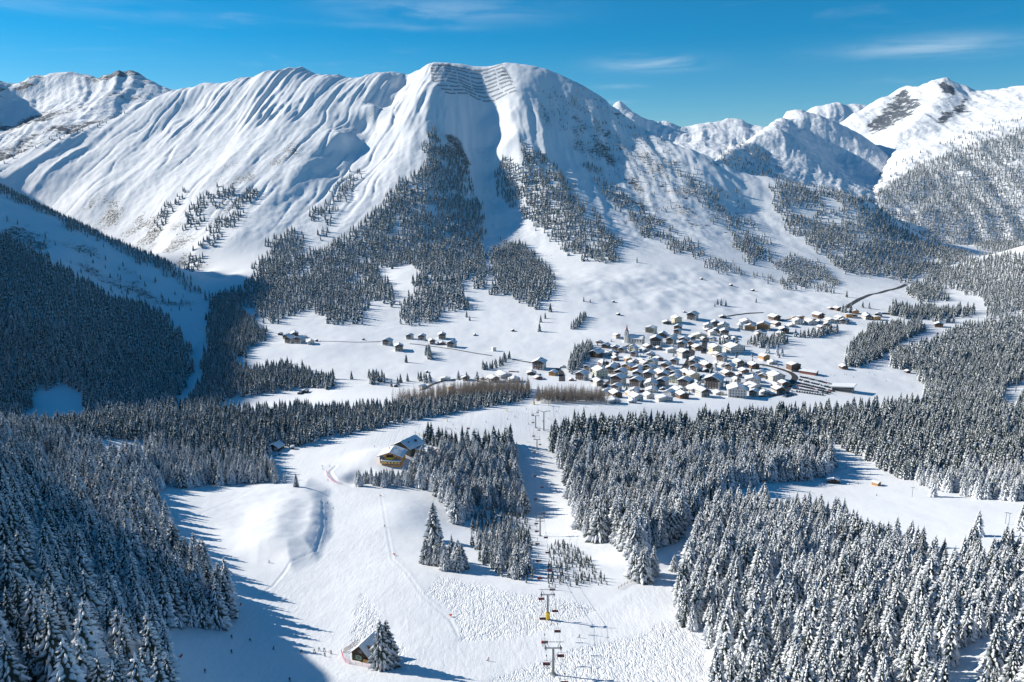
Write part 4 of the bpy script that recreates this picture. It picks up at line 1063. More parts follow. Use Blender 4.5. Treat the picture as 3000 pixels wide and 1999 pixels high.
def house_proto(key, w=12.0, d=14.0, storeys=2, upper='dark', lower='white', pitch=0.40, timber_from=1, balc=True, over=1.4, wins=True, seed=1, chim=True, barn=False, railing=None):
    """part list of one house type: (name, mesh, offset, parent index)"""
    sh = 2.75
    h = storeys * sh; rise = pitch * w / 2
    parts = []
    hl = timber_from * sh if upper != lower else h
    b = MB().box(-w / 2, w / 2, -d / 2, d / 2, -3.5, hl)
    if upper == lower: b.prism([(-w / 2, h), (w / 2, h), (0, h + rise)], -d / 2, d / 2)
    parts.append(('wall', b.mesh('wall', M[lower]), (0, 0, 0), None, 0))
    if upper != lower:
        b = MB().prism([(-w / 2 - .05, hl), (w / 2 + .05, hl), (w / 2 + .05, h), (0, h + rise), (-w / 2 - .05, h)], -d / 2 - .05, d / 2 + .05)
        parts.append(('timber_wall', b.mesh('timber_wall', M[upper]), (0, 0, 0), None, 0))
    rf, sn = roof_mesh(w, d, h, rise, over, .22, .55, seed)
    parts.append(('roof', rf, (0, 0, 0), None, 0)); ri = len(parts) - 1
    parts.append(('roof_snow', sn, (0, 0, 0), ri, 0))
    if chim:
        c = MB().box(-.45, .45, -.45, .45, 0, 2.0, 0).box(-.6, .6, -.6, .6, 2.0, 2.45, 1)
        parts.append(('chimney', c.mesh('chimney', [M['brown'], M['snow']]), (w * .17, d * .15, h + rise * .62), ri, 0))
    if balc:
        rl = M[railing or ('brown' if upper in ('dark', 'white', 'cream', 'green') else upper)]
        for s in range(1, storeys):
            bb = MB().box(-w * .42, w * .42, -d / 2 - 1.1, -d / 2 - .06, 0, .14, 0).box(-w * .42, w * .42, -d / 2 - 1.15, -d / 2 - 1.07, .14, .85, 0)
            parts.append(('balcony', bb.mesh('balcony', [rl]), (0, 0, s * sh - .15), None, 0))
    if wins:
        nf = max(2, int(w / 3.0)); ns = max(2, int(d / 3.4))
        for s in range(storeys):
            z = s * sh + 1.45
            for i in range(nf):
                parts.append(('window', WIN, ((i + .5) / nf * w * .9 - w * .45, -d / 2 - .08, z), None, 0))
            for i in range(ns):
                for sd in (-1, 1):
                    parts.append(('window', WIN, (sd * (w / 2 + .08), (i + .5) / ns * d * .92 - d * .46, z), None, math.pi / 2 * sd))
        if pitch * w / 2 > 2.2: parts.append(('window', WIN, (0, -d / 2 - .1, h + rise * .35), None, 0))
        dm = MB().box(-.6, .6, -.06, .06, 0, 2.1).mesh('door', M['brown'])
        parts.append(('door', dm, (w * .02, -d / 2 - .1, 0), None, 0))
    elif barn:
        dm = MB().box(-1.1, 1.1, -.06, .06, 0, 1.9).mesh('door', M['black'])
        parts.append(('door', dm, (0, -d / 2 - .08, .1), None, 0))
    HOUSE[key] = (w, d, parts)
def put_house(key, loc, rz, width, name='house', deep=1.0, tall=1.0):
    w, d, parts = HOUSE[key]
    s = width / w
    o = emptyobj(name, loc, rz, (s, s * deep, s * tall))
    made = []
    for nm, me, off, par, r in parts:
        c = bpy.data.objects.new(nm, me); COL.objects.link(c)
        c.location = off; c.rotation_euler = (0, 0, r)
        c.parent = o if par is None else made[par]
        made.append(c)
    return o
house_proto('wt', 13, 14, 3, 'dark', 'white', .44, 2.45, seed=1)
house_proto('wtbig', 17, 18, 4, 'dark', 'white', .44, 3.2, seed=2)
house_proto('wh', 12.5, 14, 2, 'white', 'white', .42, 1, balc=False, seed=3)
house_proto('whbig', 18, 16, 3, 'white', 'white', .36, 1, balc=False, seed=4)
house_proto('whlong', 22, 12, 2, 'white', 'white', .22, 1, balc=False, seed=5)
house_proto('whlow', 13, 12, 1, 'white', 'white', .38, 1, balc=False, seed=6)
house_proto('dk', 11.5, 13, 2, 'dark', 'brown', .45, 1, seed=7)
house_proto('dklow', 11, 9, 1, 'dark', 'dark', .32, 1, balc=False, seed=8)
house_proto('cr', 12.5, 13, 3, 'cream', 'cream', .42, 1, balc=False, seed=9)
house_proto('crlong', 22, 12, 2, 'cream', 'cream', .25, 1, balc=False, seed=10)
house_proto('gr', 13, 14, 3, 'green', 'green', .40, 1, balc=False, seed=11)
house_proto('grhotel', 20, 18, 4, 'green', 'green', .28, 1, balc=True, seed=12)
house_proto('or', 12, 13, 2, 'orange', 'orange', .42, 1, seed=13)
house_proto('ortall', 13, 13, 3, 'orange', 'white', .40, 1, seed=14)
house_proto('orhotel', 24, 22, 4, 'orange', 'white', .40, 1, seed=15, railing='brown')
house_proto('orflat', 11, 9, 2, 'orange', 'orange', .10, 1, balc=False, seed=16, chim=False)
house_proto('br', 13, 13, 2, 'brown', 'white', .40, 1, seed=17)
house_proto('brlow', 12, 10, 1, 'red', 'red', .35, 1, balc=False, seed=18)
house_proto('brhotel', 22, 17, 5, 'brown', 'white', .30, 1, seed=19)
house_proto('hall', 15, 32, 2, 'red', 'red', .34, 1, balc=False, seed=20)
house_proto('barn', 6.5, 7.0, 1, 'dark', 'dark', .42, 1, balc=False, wins=False, chim=False, over=.7, seed=21, barn=True)
house_proto('flatgrey', 30, 10, 1, 'brown', 'brown', .05, 1, balc=False, seed=22, chim=False)
STYLE = {'wt': 'white chalet with dark timber gable', 'wtbig': 'large white guesthouse with dark timber gable', 'wh': 'white two-storey house', 'whbig': 'big white hotel block', 'whlong': 'long white low-roofed building',
 'whlow': 'low white house', 'dk': 'dark timber chalet', 'dklow': 'low dark timber shed', 'cr': 'cream three-storey house', 'crlong': 'long cream building', 'gr': 'pale green house', 'grhotel': 'four-storey pale green hotel', 'or': 'orange timber chalet',
 'ortall': 'tall orange timber chalet', 'orhotel': 'large orange timber hotel', 'orflat': 'flat-roofed orange timber cube house', 'br': 'brown timber chalet on white base', 'brlow': 'low red-brown timber building', 'brhotel': 'five-storey brown balconied hotel', 'hall': 'long red-brown hall', 'barn': 'small dark hay barn', 'flatgrey': 'long flat-roofed brown shed'}
Z1 = (1660, 900, 5.2275); Z2 = (2000, 880, 5.2275); Z3 = (1200, 980, 4.706); Z5 = (2050, 850, 3.62); Z6 = (700, 920, 3.361); Z0 = (0, 0, 1.0)
HOUSES = [
 (Z1, [(460,775,200,'dk',-35),(605,632,125,'dk',-30),(500,556,105,'brlow',-30),(770,482,105,'wt',25),(755,677,120,'wt',-22),(1035,697,125,'cr',-40),(1300,402,190,'grhotel',-28),(1480,467,140,'dk',-20),(1690,252,140,'cr',15),(1540,262,130,'dklow',0),(1940,202,180,'wt',-30),(1715,347,130,'dk',-22),(1705,422,120,'wt',-30),(1640,492,125,'wh',-30),(1610,572,155,'wt',-32),(1380,602,195,'wtbig',-15),(1815,547,165,'br',-30),(1780,627,150,'wt',-25),(1630,702,215,'whlong',4),(1800,782,185,'wtbig',20),(2010,662,155,'br',18),
  (945,832,110,'or',20),(1150,867,105,'wt',20),(1325,907,155,'cr',-35),(1410,822,140,'brlow',10),(1530,937,165,'br',-30),(955,972,185,'or',-40),(1110,1002,190,'br',-30),(720,927,115,'dk',-20),(680,1022,155,'wt',-15),(520,1092,210,'gr',12),(240,1122,195,'wt',-30),(70,1132,75,'brlow',0),(490,1212,150,'wt',20),(840,1082,190,'wt',-30),(800,1202,235,'wtbig',-30),(1080,1232,215,'wtbig',-30),(1270,1112,190,'wt',-20),(1280,1002,175,'wt',-40),(1490,1122,190,'wt',-20),(1590,1037,165,'wt',-35),(1670,1167,185,'gr',-30),(1840,1062,165,'br',10),(1945,1142,180,'cr',10),(2085,1162,90,'whlow',0),
  (1300,1252,205,'wh',-12),(1480,1222,190,'wt',-30),(1820,1232,210,'wt',-30),(770,1292,160,'wt',-30),(610,1372,185,'wh',-30),(760,1392,165,'dk',15),(960,1352,105,'or',20),(1045,1312,185,'whlow',-20),(1140,1302,115,'brlow',20),(1070,1442,205,'wh',22),(720,1482,210,'whlow',10),(1310,1314,185,'whlow',-10),(1500,1452,270,'whlong',14),(1010,1474,135,'whlow',0),(1760,1282,135,'whlow',10),(1950,1292,185,'whlow',0),(1475,1272,95,'dklow',0),(1950,902,140,'wt',-30),(795,130,55,'barn',15),(1800,87,42,'barn',20)]),
 (Z2, [(405,442,140,'wh',-12),(505,412,125,'wt',-10),(640,452,165,'wh',-15),(620,277,110,'dklow',0),(1050,472,195,'orhotel',-22),(1255,462,235,'orhotel',-24),(985,362,170,'whlow',0),(1440,402,140,'br',20),(1420,312,155,'dk',20),(470,542,125,'wh',0),(650,552,140,'wt',-10),(265,592,240,'crlong',4),(230,772,140,'br',12),(510,822,170,'cr',10),(800,824,255,'whbig',15),(1260,932,150,'ortall',20),(1390,987,145,'whlow',-5),(1710,1092,215,'brhotel',18),(1965,1152,150,'hall',52),(840,987,115,'wh',10),(965,1002,115,'whlow',0),(1100,1052,140,'dk',10),(945,1132,140,'br',10),(375,1052,150,'dk',15),(185,992,145,'wt',-12),(530,992,105,'whlow',0),(1450,1252,235,'whbig',10),(1090,1312,240,'whbig',-15),(385,1272,170,'wh',-22),(500,1362,300,'wtbig',-30),(240,1412,260,'whlow',0),(850,1492,310,'whbig',-10),(1095,1402,200,'wh',15),(1255,1442,155,'whlow',0),(1565,512,150,'dk',-10),(1780,372,145,'wh',-5),(1680,412,120,'whlow',0),(1720,297,90,'orflat',0),(1820,292,95,'orflat',0),(1910,322,80,'orflat',0),(2000,327,85,'orflat',0),(1970,382,140,'wh',10),(2050,262,90,'dklow',0)]),
 (Z5, [(1270,302,105,'dk',20),(1385,352,85,'wh',10),(1275,357,85,'whlow',-10),(1495,325,80,'wh',10),(1590,295,76,'orflat',-8),(1660,256,70,'or',-15),(1775,292,84,'or',-20),(1880,322,80,'orflat',5),(1470,222,66,'dk',15),(1390,207,56,'brlow',10),(1945,257,140,'flatgrey',0)]),
 (Z3, [(490,642,150,'whlong',10),(175,752,95,'wh',-42),(570,767,110,'or',25),(735,792,125,'whlow',10),(800,737,68,'dklow',0),(1310,605,230,'whlong',28),(1150,662,165,'br',30),(1265,562,145,'whlow',30),(1430,522,160,'flatgrey',-25),(1790,487,180,'wt',-15),(1985,572,125,'or',-25),(1770,622,130,'brlow',20),(1680,562,130,'dklow',0),(1440,662,165,'whlow',0),(2115,467,85,'whlow',-20),(2230,642,75,'brlow',0),(1000,627,58,'barn',20),(765,637,115,'br',15),(235,532,46,'barn',20)]),
 (Z6, [(1460,312,95,'wt',-18),(1570,367,90,'wt',12),(1680,252,66,'wt',-12),(1800,260,72,'wt',-8),(1997,250,80,'wt',8),(1895,300,72,'wt',20),(1995,307,76,'brlow',10),(2095,332,84,'wt',-15),(470,247,75,'dk',-20),(500,292,100,'wt',-25),(592,294,100,'wt',-22),(540,227,85,'dk',20),(700,302,80,'wh',20),(640,240,56,'brlow',10),(762,274,36,'barn',20),(405,212,44,'barn',-20),(165,142,64,'brlow',10),(1225,260,24,'barn',0),(500,502,34,'barn',20),(650,782,56,'barn',-10),(595,794,38,'barn',-10),(2320,217,28,'barn',20),(1545,722,40,'barn',0)]),
 (Z0, [(1390,983,9,'barn',20),(1502,972,11,'barn',20),(2142,839,9,'barn',15),(2206,854,9,'barn',15),(2055,820,9,'barn',20),(2312,845,8,'barn',15),(2614,818,26,'whlong',-20),(2754,960,26,'dk',-20),(2474,1083,20,'dk',5),(2661,1094,14,'barn',0),(1797,887,8,'barn',10),(2445,1416,36,'dklow',-15),(2570,1424,22,'or',35),(2163,487,20,'dk',0),(756,1195,14,'barn',15)]),
]
def zone(u, v):
    if v < 600: return 'on the mountain ridge'
    if u < 960: return 'in the hamlet by the gorge'
    if u < 1400 and v < 1050: return 'in the hillside lane hamlet'
    if u < 1660: return 'behind the larches at valley road'
    if u < 1900:
        return 'around the church' if v < 1037 else ('on the slope below the church' if v < 1097 else 'low behind the larches')
    if u < 2105:
        return 'uphill beyond the church' if v < 1000 else ('beside the dark main street' if v < 1082 else 'in the low village centre')
    if u < 2335 and v < 1300:
        return 'around the orange hotel' if v < 985 else ('along the car park road' if v < 1075 else 'left of the car park')
    if v < 1000: return 'at the upper village edge'
    if v < 1300: return 'beside the car park'
    return 'in the clearing between forests'
ORD = ['', 'first', 'second', 'third', 'fourth', 'fifth', 'sixth', 'seventh', 'eighth', 'ninth', 'tenth', 'eleventh', 'twelfth', 'thirteenth', 'fourteenth', 'fifteenth', 'sixteenth', 'seventeenth', 'eighteenth', 'nineteenth', 'twentieth']
def ordinal(n):
    if n <= 20: return ORD[n]
    return '%d%s' % (n, {1: 'st', 2: 'nd', 3: 'rd'}.get(n % 10, 'th'))
_recs = []
FOOT = []                                     # footprints: kept clear of trees
for (ox, oy, sc_), lst in HOUSES:
    for x, y, wpx, key, ang in lst:
        u, v = ox + x / sc_, oy + y / sc_
        p = hit(u, v)
        if p is None: continue
        f = project(*p)[2]
        _recs.append([u, v, p, max(3.0, wpx / sc_ * f / FPX * (0.78 if abs(ang) > 15 else .88)), key, ang])
# smaller houses tucked between the larger ones
_rg = random.Random(12)
_pos = [(r[2][0], r[2][1], r[3]) for r in _recs]
_try = 0; _add = 0
while _try < 4000 and _add < 75:
    _try += 1
    u, v = _rg.uniform(1690, 2640), _rg.uniform(922, 1172)
    if not in_poly([(1700,1050),(1850,1022),(1990,990),(2090,968),(2200,985),(2330,950),(2480,926),(2600,930),(2480,958),(2340,984),(2200,1000),(2130,1060),(2330,1130),(2250,1170),(1770,1172)], np.array([u]), np.array([v]))[0]: continue
    p = hit(u, v); wd = _rg.uniform(7, 11)
    if any(math.hypot(p[0] - a, (p[1] - b) * .8) < (wd + c) * .60 for a, b, c in _pos): continue
    _pos.append((p[0], p[1], wd)); _add += 1
    _recs.append([u, v, p, wd, _rg.choices(['wt', 'wh', 'dk', 'br', 'whlow', 'dklow'], [6, 3, 3, 4, 2, 2])[0], _rg.choice([-38, -30, -22, 12, 20])])
_cnt = {}
for r in _recs: _cnt.setdefault((r[4], zone(r[0], r[1])), []).append(r[0])
for u, v, p, width, key, ang in _recs:
    z_ = zone(u, v); us = sorted(_cnt[(key, z_)])
    nm = {'barn': 'hay_barn', 'hall': 'sports_hall', 'flatgrey': 'shed', 'dklow': 'shed', 'orhotel': 'hotel', 'brhotel': 'hotel', 'grhotel': 'hotel', 'whbig': 'hotel'}.get(key, 'chalet' if key in ('wt', 'dk', 'or', 'ortall', 'br') else 'house')
    w0, d0, _ = HOUSE[key]
    dep = d0 * width / w0
    o = put_house(key, (p[0], p[1] + 0.4 * dep, p[2] + .2), R(ang), width, nm)
    lab = STYLE[key] + (' ' if len(us) == 1 else ', %s from left ' % ordinal(us.index(u) + 1)) + z_
    tag(o, lab, {'hay_barn': 'barn', 'sports_hall': 'hall'}.get(nm, nm), 'buildings ' + z_)
    FOOT.append((p[0], p[1] + .4 * dep, 0.62 * max(width, dep)))
# ------------------------------------------------------------------ church
def part(name, mb, mats, parent, loc=(0, 0, 0), rz=0.0):
    o = bpy.data.objects.new(name, mb.mesh(name, mats) if isinstance(mb, MB) else mb); COL.objects.link(o)
    o.parent = parent; o.location = loc; o.rotation_euler = (0, 0, rz)
    return o
p = hit(1836, 1006)
ch = emptyobj('church', (p[0], p[1] + 2.5, p[2]), R(-28))
tag(ch, 'white church with slender tower and pointed dark red spire', 'church')
part('tower', MB().box(-2.5, 2.5, -2.5, 2.5, -3, 15.5).box(-2.7, 2.7, -2.7, 2.7, 15.5, 16.0), [M['white']], ch)
for a in range(4):
    part('tower_gable', MB().prism([(-2.5, 16), (2.5, 16), (0, 19)], -2.5, -2.1), [M['white']], ch, (0, 0, 0), a * math.pi / 2)
    part('belfry_window', MB().box(-.5, .5, -2.56, -2.4, 12.2, 14.6), [M['glass']], ch, (0, 0, 0), a * math.pi / 2)
clk = MB().bar((0, -2.62, 10.6), (0, -2.5, 10.6), .95, 16); part('clock_face', clk, [M['frame']], ch)
part('spire', MB().bar((0, 0, 16), (0, 0, 17.5), 3.1, 8, 0, 1.9).bar((0, 0, 17.5), (0, 0, 27.5), 1.9, 8, 0, .06).bar((0, 0, 27.4), (0, 0, 29), .06, 5), [M['spire']], ch)
nv = part('nave', MB().box(2.5, 24, -1, 10.5, -3, 7.6).add([(2.5, -1, 7.6), (2.5, 10.5, 7.6), (2.5, 4.75, 13.6), (24, -1, 7.6), (24, 10.5, 7.6), (24, 4.75, 13.6)], [(0, 2, 1), (3, 4, 5), (0, 3, 5, 2), (1, 2, 5, 4)]), [M['white']], ch)
part('apse', MB().bar((-1.5, 4.7, -3), (-1.5, 4.7, 7.0), 4.2, 8).bar((-1.5, 4.7, 7.0), (-1.5, 4.7, 11), 4.6, 8, 1, .2), [M['white'], M['snow']], ch)
rs = part('roof', MB().add([(2.2, -1.6, 7.1), (24.4, -1.6, 7.1), (24.4, 4.75, 13.9), (2.2, 4.75, 13.9), (2.2, 11.1, 7.1), (24.4, 11.1, 7.1)], [(0, 1, 2, 3), (3, 2, 5, 4)]), [M['edge']], ch)
part('roof_snow', MB().add([(2.1, -1.7, 7.3), (24.5, -1.7, 7.3), (24.5, 4.75, 14.3), (2.1, 4.75, 14.3), (2.1, 11.2, 7.3), (24.5, 11.2, 7.3)], [(0, 1, 2, 3), (3, 2, 5, 4)]), [M['snow']], rs)
for i in range(5):
    part('nave_window', MB().box(-.5, .5, -.08, .08, 0, 3.6), [M['glass']], nv, (5.5 + i * 4.0, -1.05, 2.6))
FOOT.append((p[0] + 8, p[1] + 6, 18))
# turret of the orange hotel, ski-lift station, white block by the lane
p = hit(2168, 966)
t = emptyobj('turret', p); tag(t, 'octagonal white turret with snowy pointed roof beside the orange hotel', 'turret')
part('wall', MB().bar((0, 0, -3), (0, 0, 8), 4.6, 8), [M['white']], t); part('roof_snow', MB().bar((0, 0, 8), (0, 0, 13.5), 6.0, 8, 0, .15), [M['snow']], t)
for a in range(8):
    for z in (2.2, 5.4): part('window', WIN, None, t, (4.35 * math.sin(a * .7854 + .39), -4.35 * math.cos(a * .7854 + .39), z), a * .7854 + .39)
p = hit(2476, 1150)
t = emptyobj('lift_station', (p[0], p[1] + 6, p[2]), R(-32)); tag(t, 'modern lift station with wedge-shaped snowy roof at the car park', 'station')
part('wall', MB().box(-11, 11, -7, 7, -3, 4.5), [M['steel']], t)
part('window_band', MB().box(-10.5, 10.5, -7.1, -6.9, 1.2, 3.6), [M['glass']], t)
part('roof', MB().prism([(-13, 4.6), (13, 7.4), (13, 8.2), (-13, 5.4)], -9, 9), [M['galv']], t)
part('roof_snow', MB().prism([(-13.1, 5.42), (13.1, 8.22), (13, 8.9), (-13, 6.0)], -9.1, 9.1), [M['snow']], t)
FOOT.append((p[0], p[1] + 6, 16))
p = hit(1447, 1029)
t = emptyobj('transformer_house', p, R(20)); tag(t, 'small plain white cube house standing alone in the snowy meadow', 'house')
part('wall', MB().box(-2.6, 2.6, -2.6, 2.6, -2, 5.2), [M['white']], t); part('roof_snow', MB().box(-2.8, 2.8, -2.8, 2.8, 5.22, 5.7), [M['snow']], t)
for z in (1.2, 2.6, 4.0): part('window', WIN, None, t, (2.62, 0, z), math.pi / 2)

# ------------------------------------------------------------------ mountain restaurant and huts beside the piste
p = hit(1150, 1358)
t = emptyobj('restaurant', (p[0] - .5, p[1] + 5, p[2] + .3), R(-6)); tag(t, 'ochre and yellow ski restaurant with snowy roof beside the piste', 'restaurant')
W_, D_ = 17.0, 14.0
part('wall', MB().box(-W_/2, W_/2, -D_/2, D_/2, -4, 6.2).prism([(-W_/2, 6.2), (W_/2, 6.2), (0, 9.4)], -D_/2, D_/2), [M['ochre']], t)
rf, sn = roof_mesh(W_, D_, 6.2, 3.2, 1.7, .25, .7, 71); ro = part('roof', rf, None, t); part('roof_snow', sn, None, ro)
for x in (-3, 2.4): part('chimney', MB().box(-.35, .35, -.35, .35, 0, 1.6), [M['brown']], ro, (x, 2, 8.4))
part('slate_band', MB().box(-W_/2 - .06, -W_/2 + 2.6, -D_/2 - .07, -D_/2 + 4, 3.3, 6.0), [M['blue']], t)
part('conservatory', MB().box(-6.2, 8.3, -D_/2 - 3.2, -D_/2, -4, 1.4, 0).box(-6.2, 8.3, -D_/2 - 3.25, -D_/2, 0.2, .8, 1), [M['ochre'], M['blue']], t)
part('conservatory_roof', MB().box(-6.8, 8.9, -D_/2 - 3.8, -D_/2, 2.9, 3.2, 0).box(-6.8, 8.9, -D_/2 - 3.8, -D_/2, 3.2, 3.7, 1), [M['edge'], M['snow']], t)
for i in range(6): part('conservatory_window', MB().box(-.9, .9, -.06, .06, 0, 1.5, 0).box(-.3, .3, -.1, .1, 0, 1.5, 1), [M['yellow'], M['frame']], t, (-5.2 + i * 2.5, -D_/2 - 3.2, 1.4))
bl = part('balcony', MB().box(-3.2, 2.6, -D_/2 - 1.3, -D_/2, 3.7, 5.4), [M['yellow']], t)
part('balcony_opening', MB().box(-3.0, 2.4, -D_/2 - .12, -D_/2, 5.5, 7.4), [M['black']], t)
for x in (-5.4, 4.9): part('window', WIN, None, t, (x, -D_/2 - .08, 5.0))
FOOT.append((p[0], p[1] + 5, 15))
p = hit(1195, 1335)
t = emptyobj('barn', (p[0] - .8, p[1] + 10, p[2] + 1.2), R(-30)); tag(t, 'big dark slate barn with snowy gable roof behind the ochre restaurant', 'barn')
W_, D_ = 17.5, 18.0
part('wall', MB().box(-W_/2, W_/2, -D_/2, D_/2, -4, 5.0).prism([(-W_/2, 5.0), (W_/2, 5.0), (0, 9.6)], -D_/2, D_/2), [M['slate']], t)
rf, sn = roof_mesh(W_, D_, 5.0, 4.6, 1.3, .25, .5, 72); ro = part('roof', rf, None, t); part('roof_snow', sn, None, ro)
for x, y in ((4.2, -5), (5.4, 2), (6.6, 2)): part('chimney', MB().box(-.4, .4, -.4, .4, 0, 1.9), [M['black']], ro, (x, y, 7.4))
part('annex', MB().box(W_/2, W_/2 + 15, -3, 7, -4, 3.0, 0), [M['ochre']], t); part('annex_snow', MB().box(W_/2 + .4, W_/2 + 15.3, -3.3, 7.3, 3.02, 3.7), [M['snow']], t)
for i in range(6): part('annex_window', WIN, None, t, (W_/2 + 2 + i * 2.3, -3.08, 1.5))
FOOT.append((p[0] + 3, p[1] + 10, 22))
p = hit(807, 1322)
t = emptyobj('hut', (p[0], p[1] + 3.5, p[2]), R(-18)); tag(t, 'dark open-fronted hut with thick snowy roof at the forest edge', 'hut')
part('wall', MB().box(-4.6, -4.3, -4.5, 4.5, -1, 3.3).box(4.3, 4.6, -4.5, 4.5, -1, 3.3).box(-4.3, 4.3, 4.2, 4.5, -1, 3.3).prism([(-4.6, 3.3), (4.6, 3.3), (0, 6.1)], -4.5, -4.2).prism([(-4.6, 3.3), (4.6, 3.3), (0, 6.1)], 4.2, 4.5), [M['dark']], t)
for x in (-4.4, 0, 4.4): part('post', MB().bar((x, -4.3, -1), (x, -4.3, 3.4), .14), [M['brown']], t)
part('panel', MB().box(.6, 4.0, -4.5, -4.3, 1.2, 3.0), [M['frame']], t)
rf, sn = roof_mesh(9.2, 9, 3.3, 2.8, .9, .2, .75, 73); ro = part('roof', rf, None, t); part('roof_snow', sn, None, ro)
FOOT.append((p[0], p[1] + 3.5, 8))
p = hit(857, 1316)
t = emptyobj('shelter', p, R(10)); tag(t, 'tiny shelter under a snow cushion beside the dark open hut', 'shelter')
part('wall', MB().box(-1.3, 1.3, -1.1, 1.1, -.6, 2.0), [M['dark']], t); part('roof_snow', MB().bar((0, 0, 2.0), (0, 0, 3.1), 2.0, 10, 0, 1.4), [M['snow']], t)
FOOT.append((p[0], p[1], 4))
for k_, (u_, v_) in enumerate(((806, 1337), (817, 1334))):
    p = hit(u_, v_); t = emptyobj('picnic_table', p, R(20 + 30 * k_)); tag(t, 'red-brown picnic table in front of the dark hut, %s one' % ('left' if k_ == 0 else 'right'), 'table')
    part('top', MB().box(-.9, .9, -.4, .4, .7, .78), [M['red']], t)
    for s in (-1, 1):
        part('bench', MB().box(-.9, .9, s * .75 - .14, s * .75 + .14, .42, .48), [M['red']], t); part('leg', MB().box(s * .7 - .05, s * .7 + .05, -.7, .7, 0, .7), [M['brown']], t)
# wooden hut at the bottom with its wood stack
p = hit(1072, 1938)
t = emptyobj('log_hut', (p[0], p[1] + 3.6, p[2] + .1), R(-24)); tag(t, 'dark log hut with steep snowy roof and green shutters by the piste', 'hut')
W_, D_ = 6.6, 8.4
lw = part('wall', MB().box(-W_/2, W_/2, -D_/2, D_/2, -2, 2.7).prism([(-W_/2, 2.7), (W_/2, 2.7), (0, 5.7)], -D_/2, D_/2), [M['dark']], t)
for i in range(9):
    z = -.1 + i * .33; part('log', MB().box(-W_/2 - .06, W_/2 + .06, -D_/2 - .05, -D_/2, z, z + .26), [M['dark']], lw)
rf, sn = roof_mesh(W_, D_, 2.7, 3.0, .8, .16, .35, 74, .05); ro = part('roof', rf, None, t); part('roof_snow', sn, None, ro)
part('chimney', MB().box(-.3, .3, -.3, .3, 0, 2.0), [M['brown']], ro, (2.3, -2.4, 3.2))
wd = part('window', WIN, None, t, (-.6, -D_/2 - .1, 1.3))
for s in (-1, 1): part('shutter', MB().box(-.32, .32, -.05, .05, -.75, .75), [M['shutter']], wd, (s * 1.0, -.04, 0))
part('gable_window', WIN, None, t, (0, -D_/2 - .1, 3.6)).scale = (.7, 1, .6)
part('wood_stack', MB().box(1.5, W_/2 + 1.3, -D_/2 - .7, -D_/2 - .06, -.5, 1.5), [M['wood']], t)
part('side_shed', MB().box(W_/2, W_/2 + 1.8, -D_/2, D_/2 - 2, -1.5, 1.5), [M['brown']], t)
FOOT.append((p[0], p[1] + 3.6, 4.5))
p = hit(1030, 1910)
t = emptyobj('timber_pile', p, R(25)); tag(t, 'rack of long snow-dusted poles beside the log hut', 'poles')
for i in range(5): part('pole', MB().bar((-3 + .2 * i, .5 * i, .3 + .05 * i), (3.2, 1.2 + .45 * i, 1.6 + .12 * i), .07), [M['brown']], t)

# ------------------------------------------------------------------ chairlift
LIFT = [(1620, 1978, 9.5), (1604, 1816, 10.5), (1582, 1572, 13.0), (1573, 1319, 9.0), (1569, 1254, 11.0), (1564, 1186, 10.5)]
heads = []
GA = 2.4
bases = [hit(u, v) for u, v, h in LIFT]
def sheave(parent, x, z, span=2.4):
    s = part('sheave_train', MB().box(x - .10, x + .10, -span / 2, span / 2, z - .16, z + .12), [M['black']], parent)
    for i in range(5):
        y = -span / 2 + span * (i + .5) / 5
        part('sheave_wheel', MB().bar((x - .16, y, z - .2), (x + .16, y, z - .2), .24, 8), [M['black']], s)
for i, ((u, v, hgt), b) in enumerate(zip(LIFT, bases)):
    t = emptyobj('lift_tower', b)
    tag(t, 'grey chairlift tower, %s from the bottom of the picture%s' % (ordinal(i + 1), ', with yellow padded base' if i in (1, 5) else (', with double crossarm' if i == 2 else '')), 'lift tower', 'towers of the main chairlift')
    part('mast', MB().bar((0, 0, -1.5), (0, 0, hgt), .48, 12, 0, .34), [M['steel']], t)
    part('footing', MB().bar((0, 0, -1.5), (0, 0, .45), 1.15, 8), [M['galv']], t)
    part('crossarm', MB().box(-GA - .5, GA + .5, -.22, .22, hgt - .15, hgt + .3), [M['galv']], t)
    fr = MB()
    for s in (-1, 1): fr.bar((s * 1.3, 0, hgt + .2), (s * (GA - .2), 0, hgt + 2.2), .09)
    fr.bar((-GA - .9, 0, hgt + 2.25), (GA + .9, 0, hgt + 2.25), .10)
    part('maintenance_frame', fr, [M['steel']], t)
    if i == 2: part('lower_crossarm', MB().box(-GA - .5, GA + .5, -.22, .22, hgt - 3.4, hgt - 3.0).box(-GA - .6, GA + .6, -.8, .8, hgt - 1.5, hgt - 1.4), [M['galv']], t)
    for s in (-1, 1): sheave(t, s * GA, hgt + .25)
    if i in (1, 5): part('padding', MB().bar((0, 0, .2), (0, 0, 2.9), .95, 12), [M['yellow']], t)
    part('ladder', MB().box(.5, .56, -.25, -.2, 0, hgt).box(.5, .56, .2, .25, 0, hgt), [M['galv']], t)
    heads.append(Vector(b) + Vector((0, 0, hgt + .5)))
pre = heads[0] + (heads[0] - heads[1]) * 1.1 + Vector((0, 0, 4)); post = heads[-1] + Vector((-2, 70, -16))
allh = [pre] + heads + [post]
CAB = {}
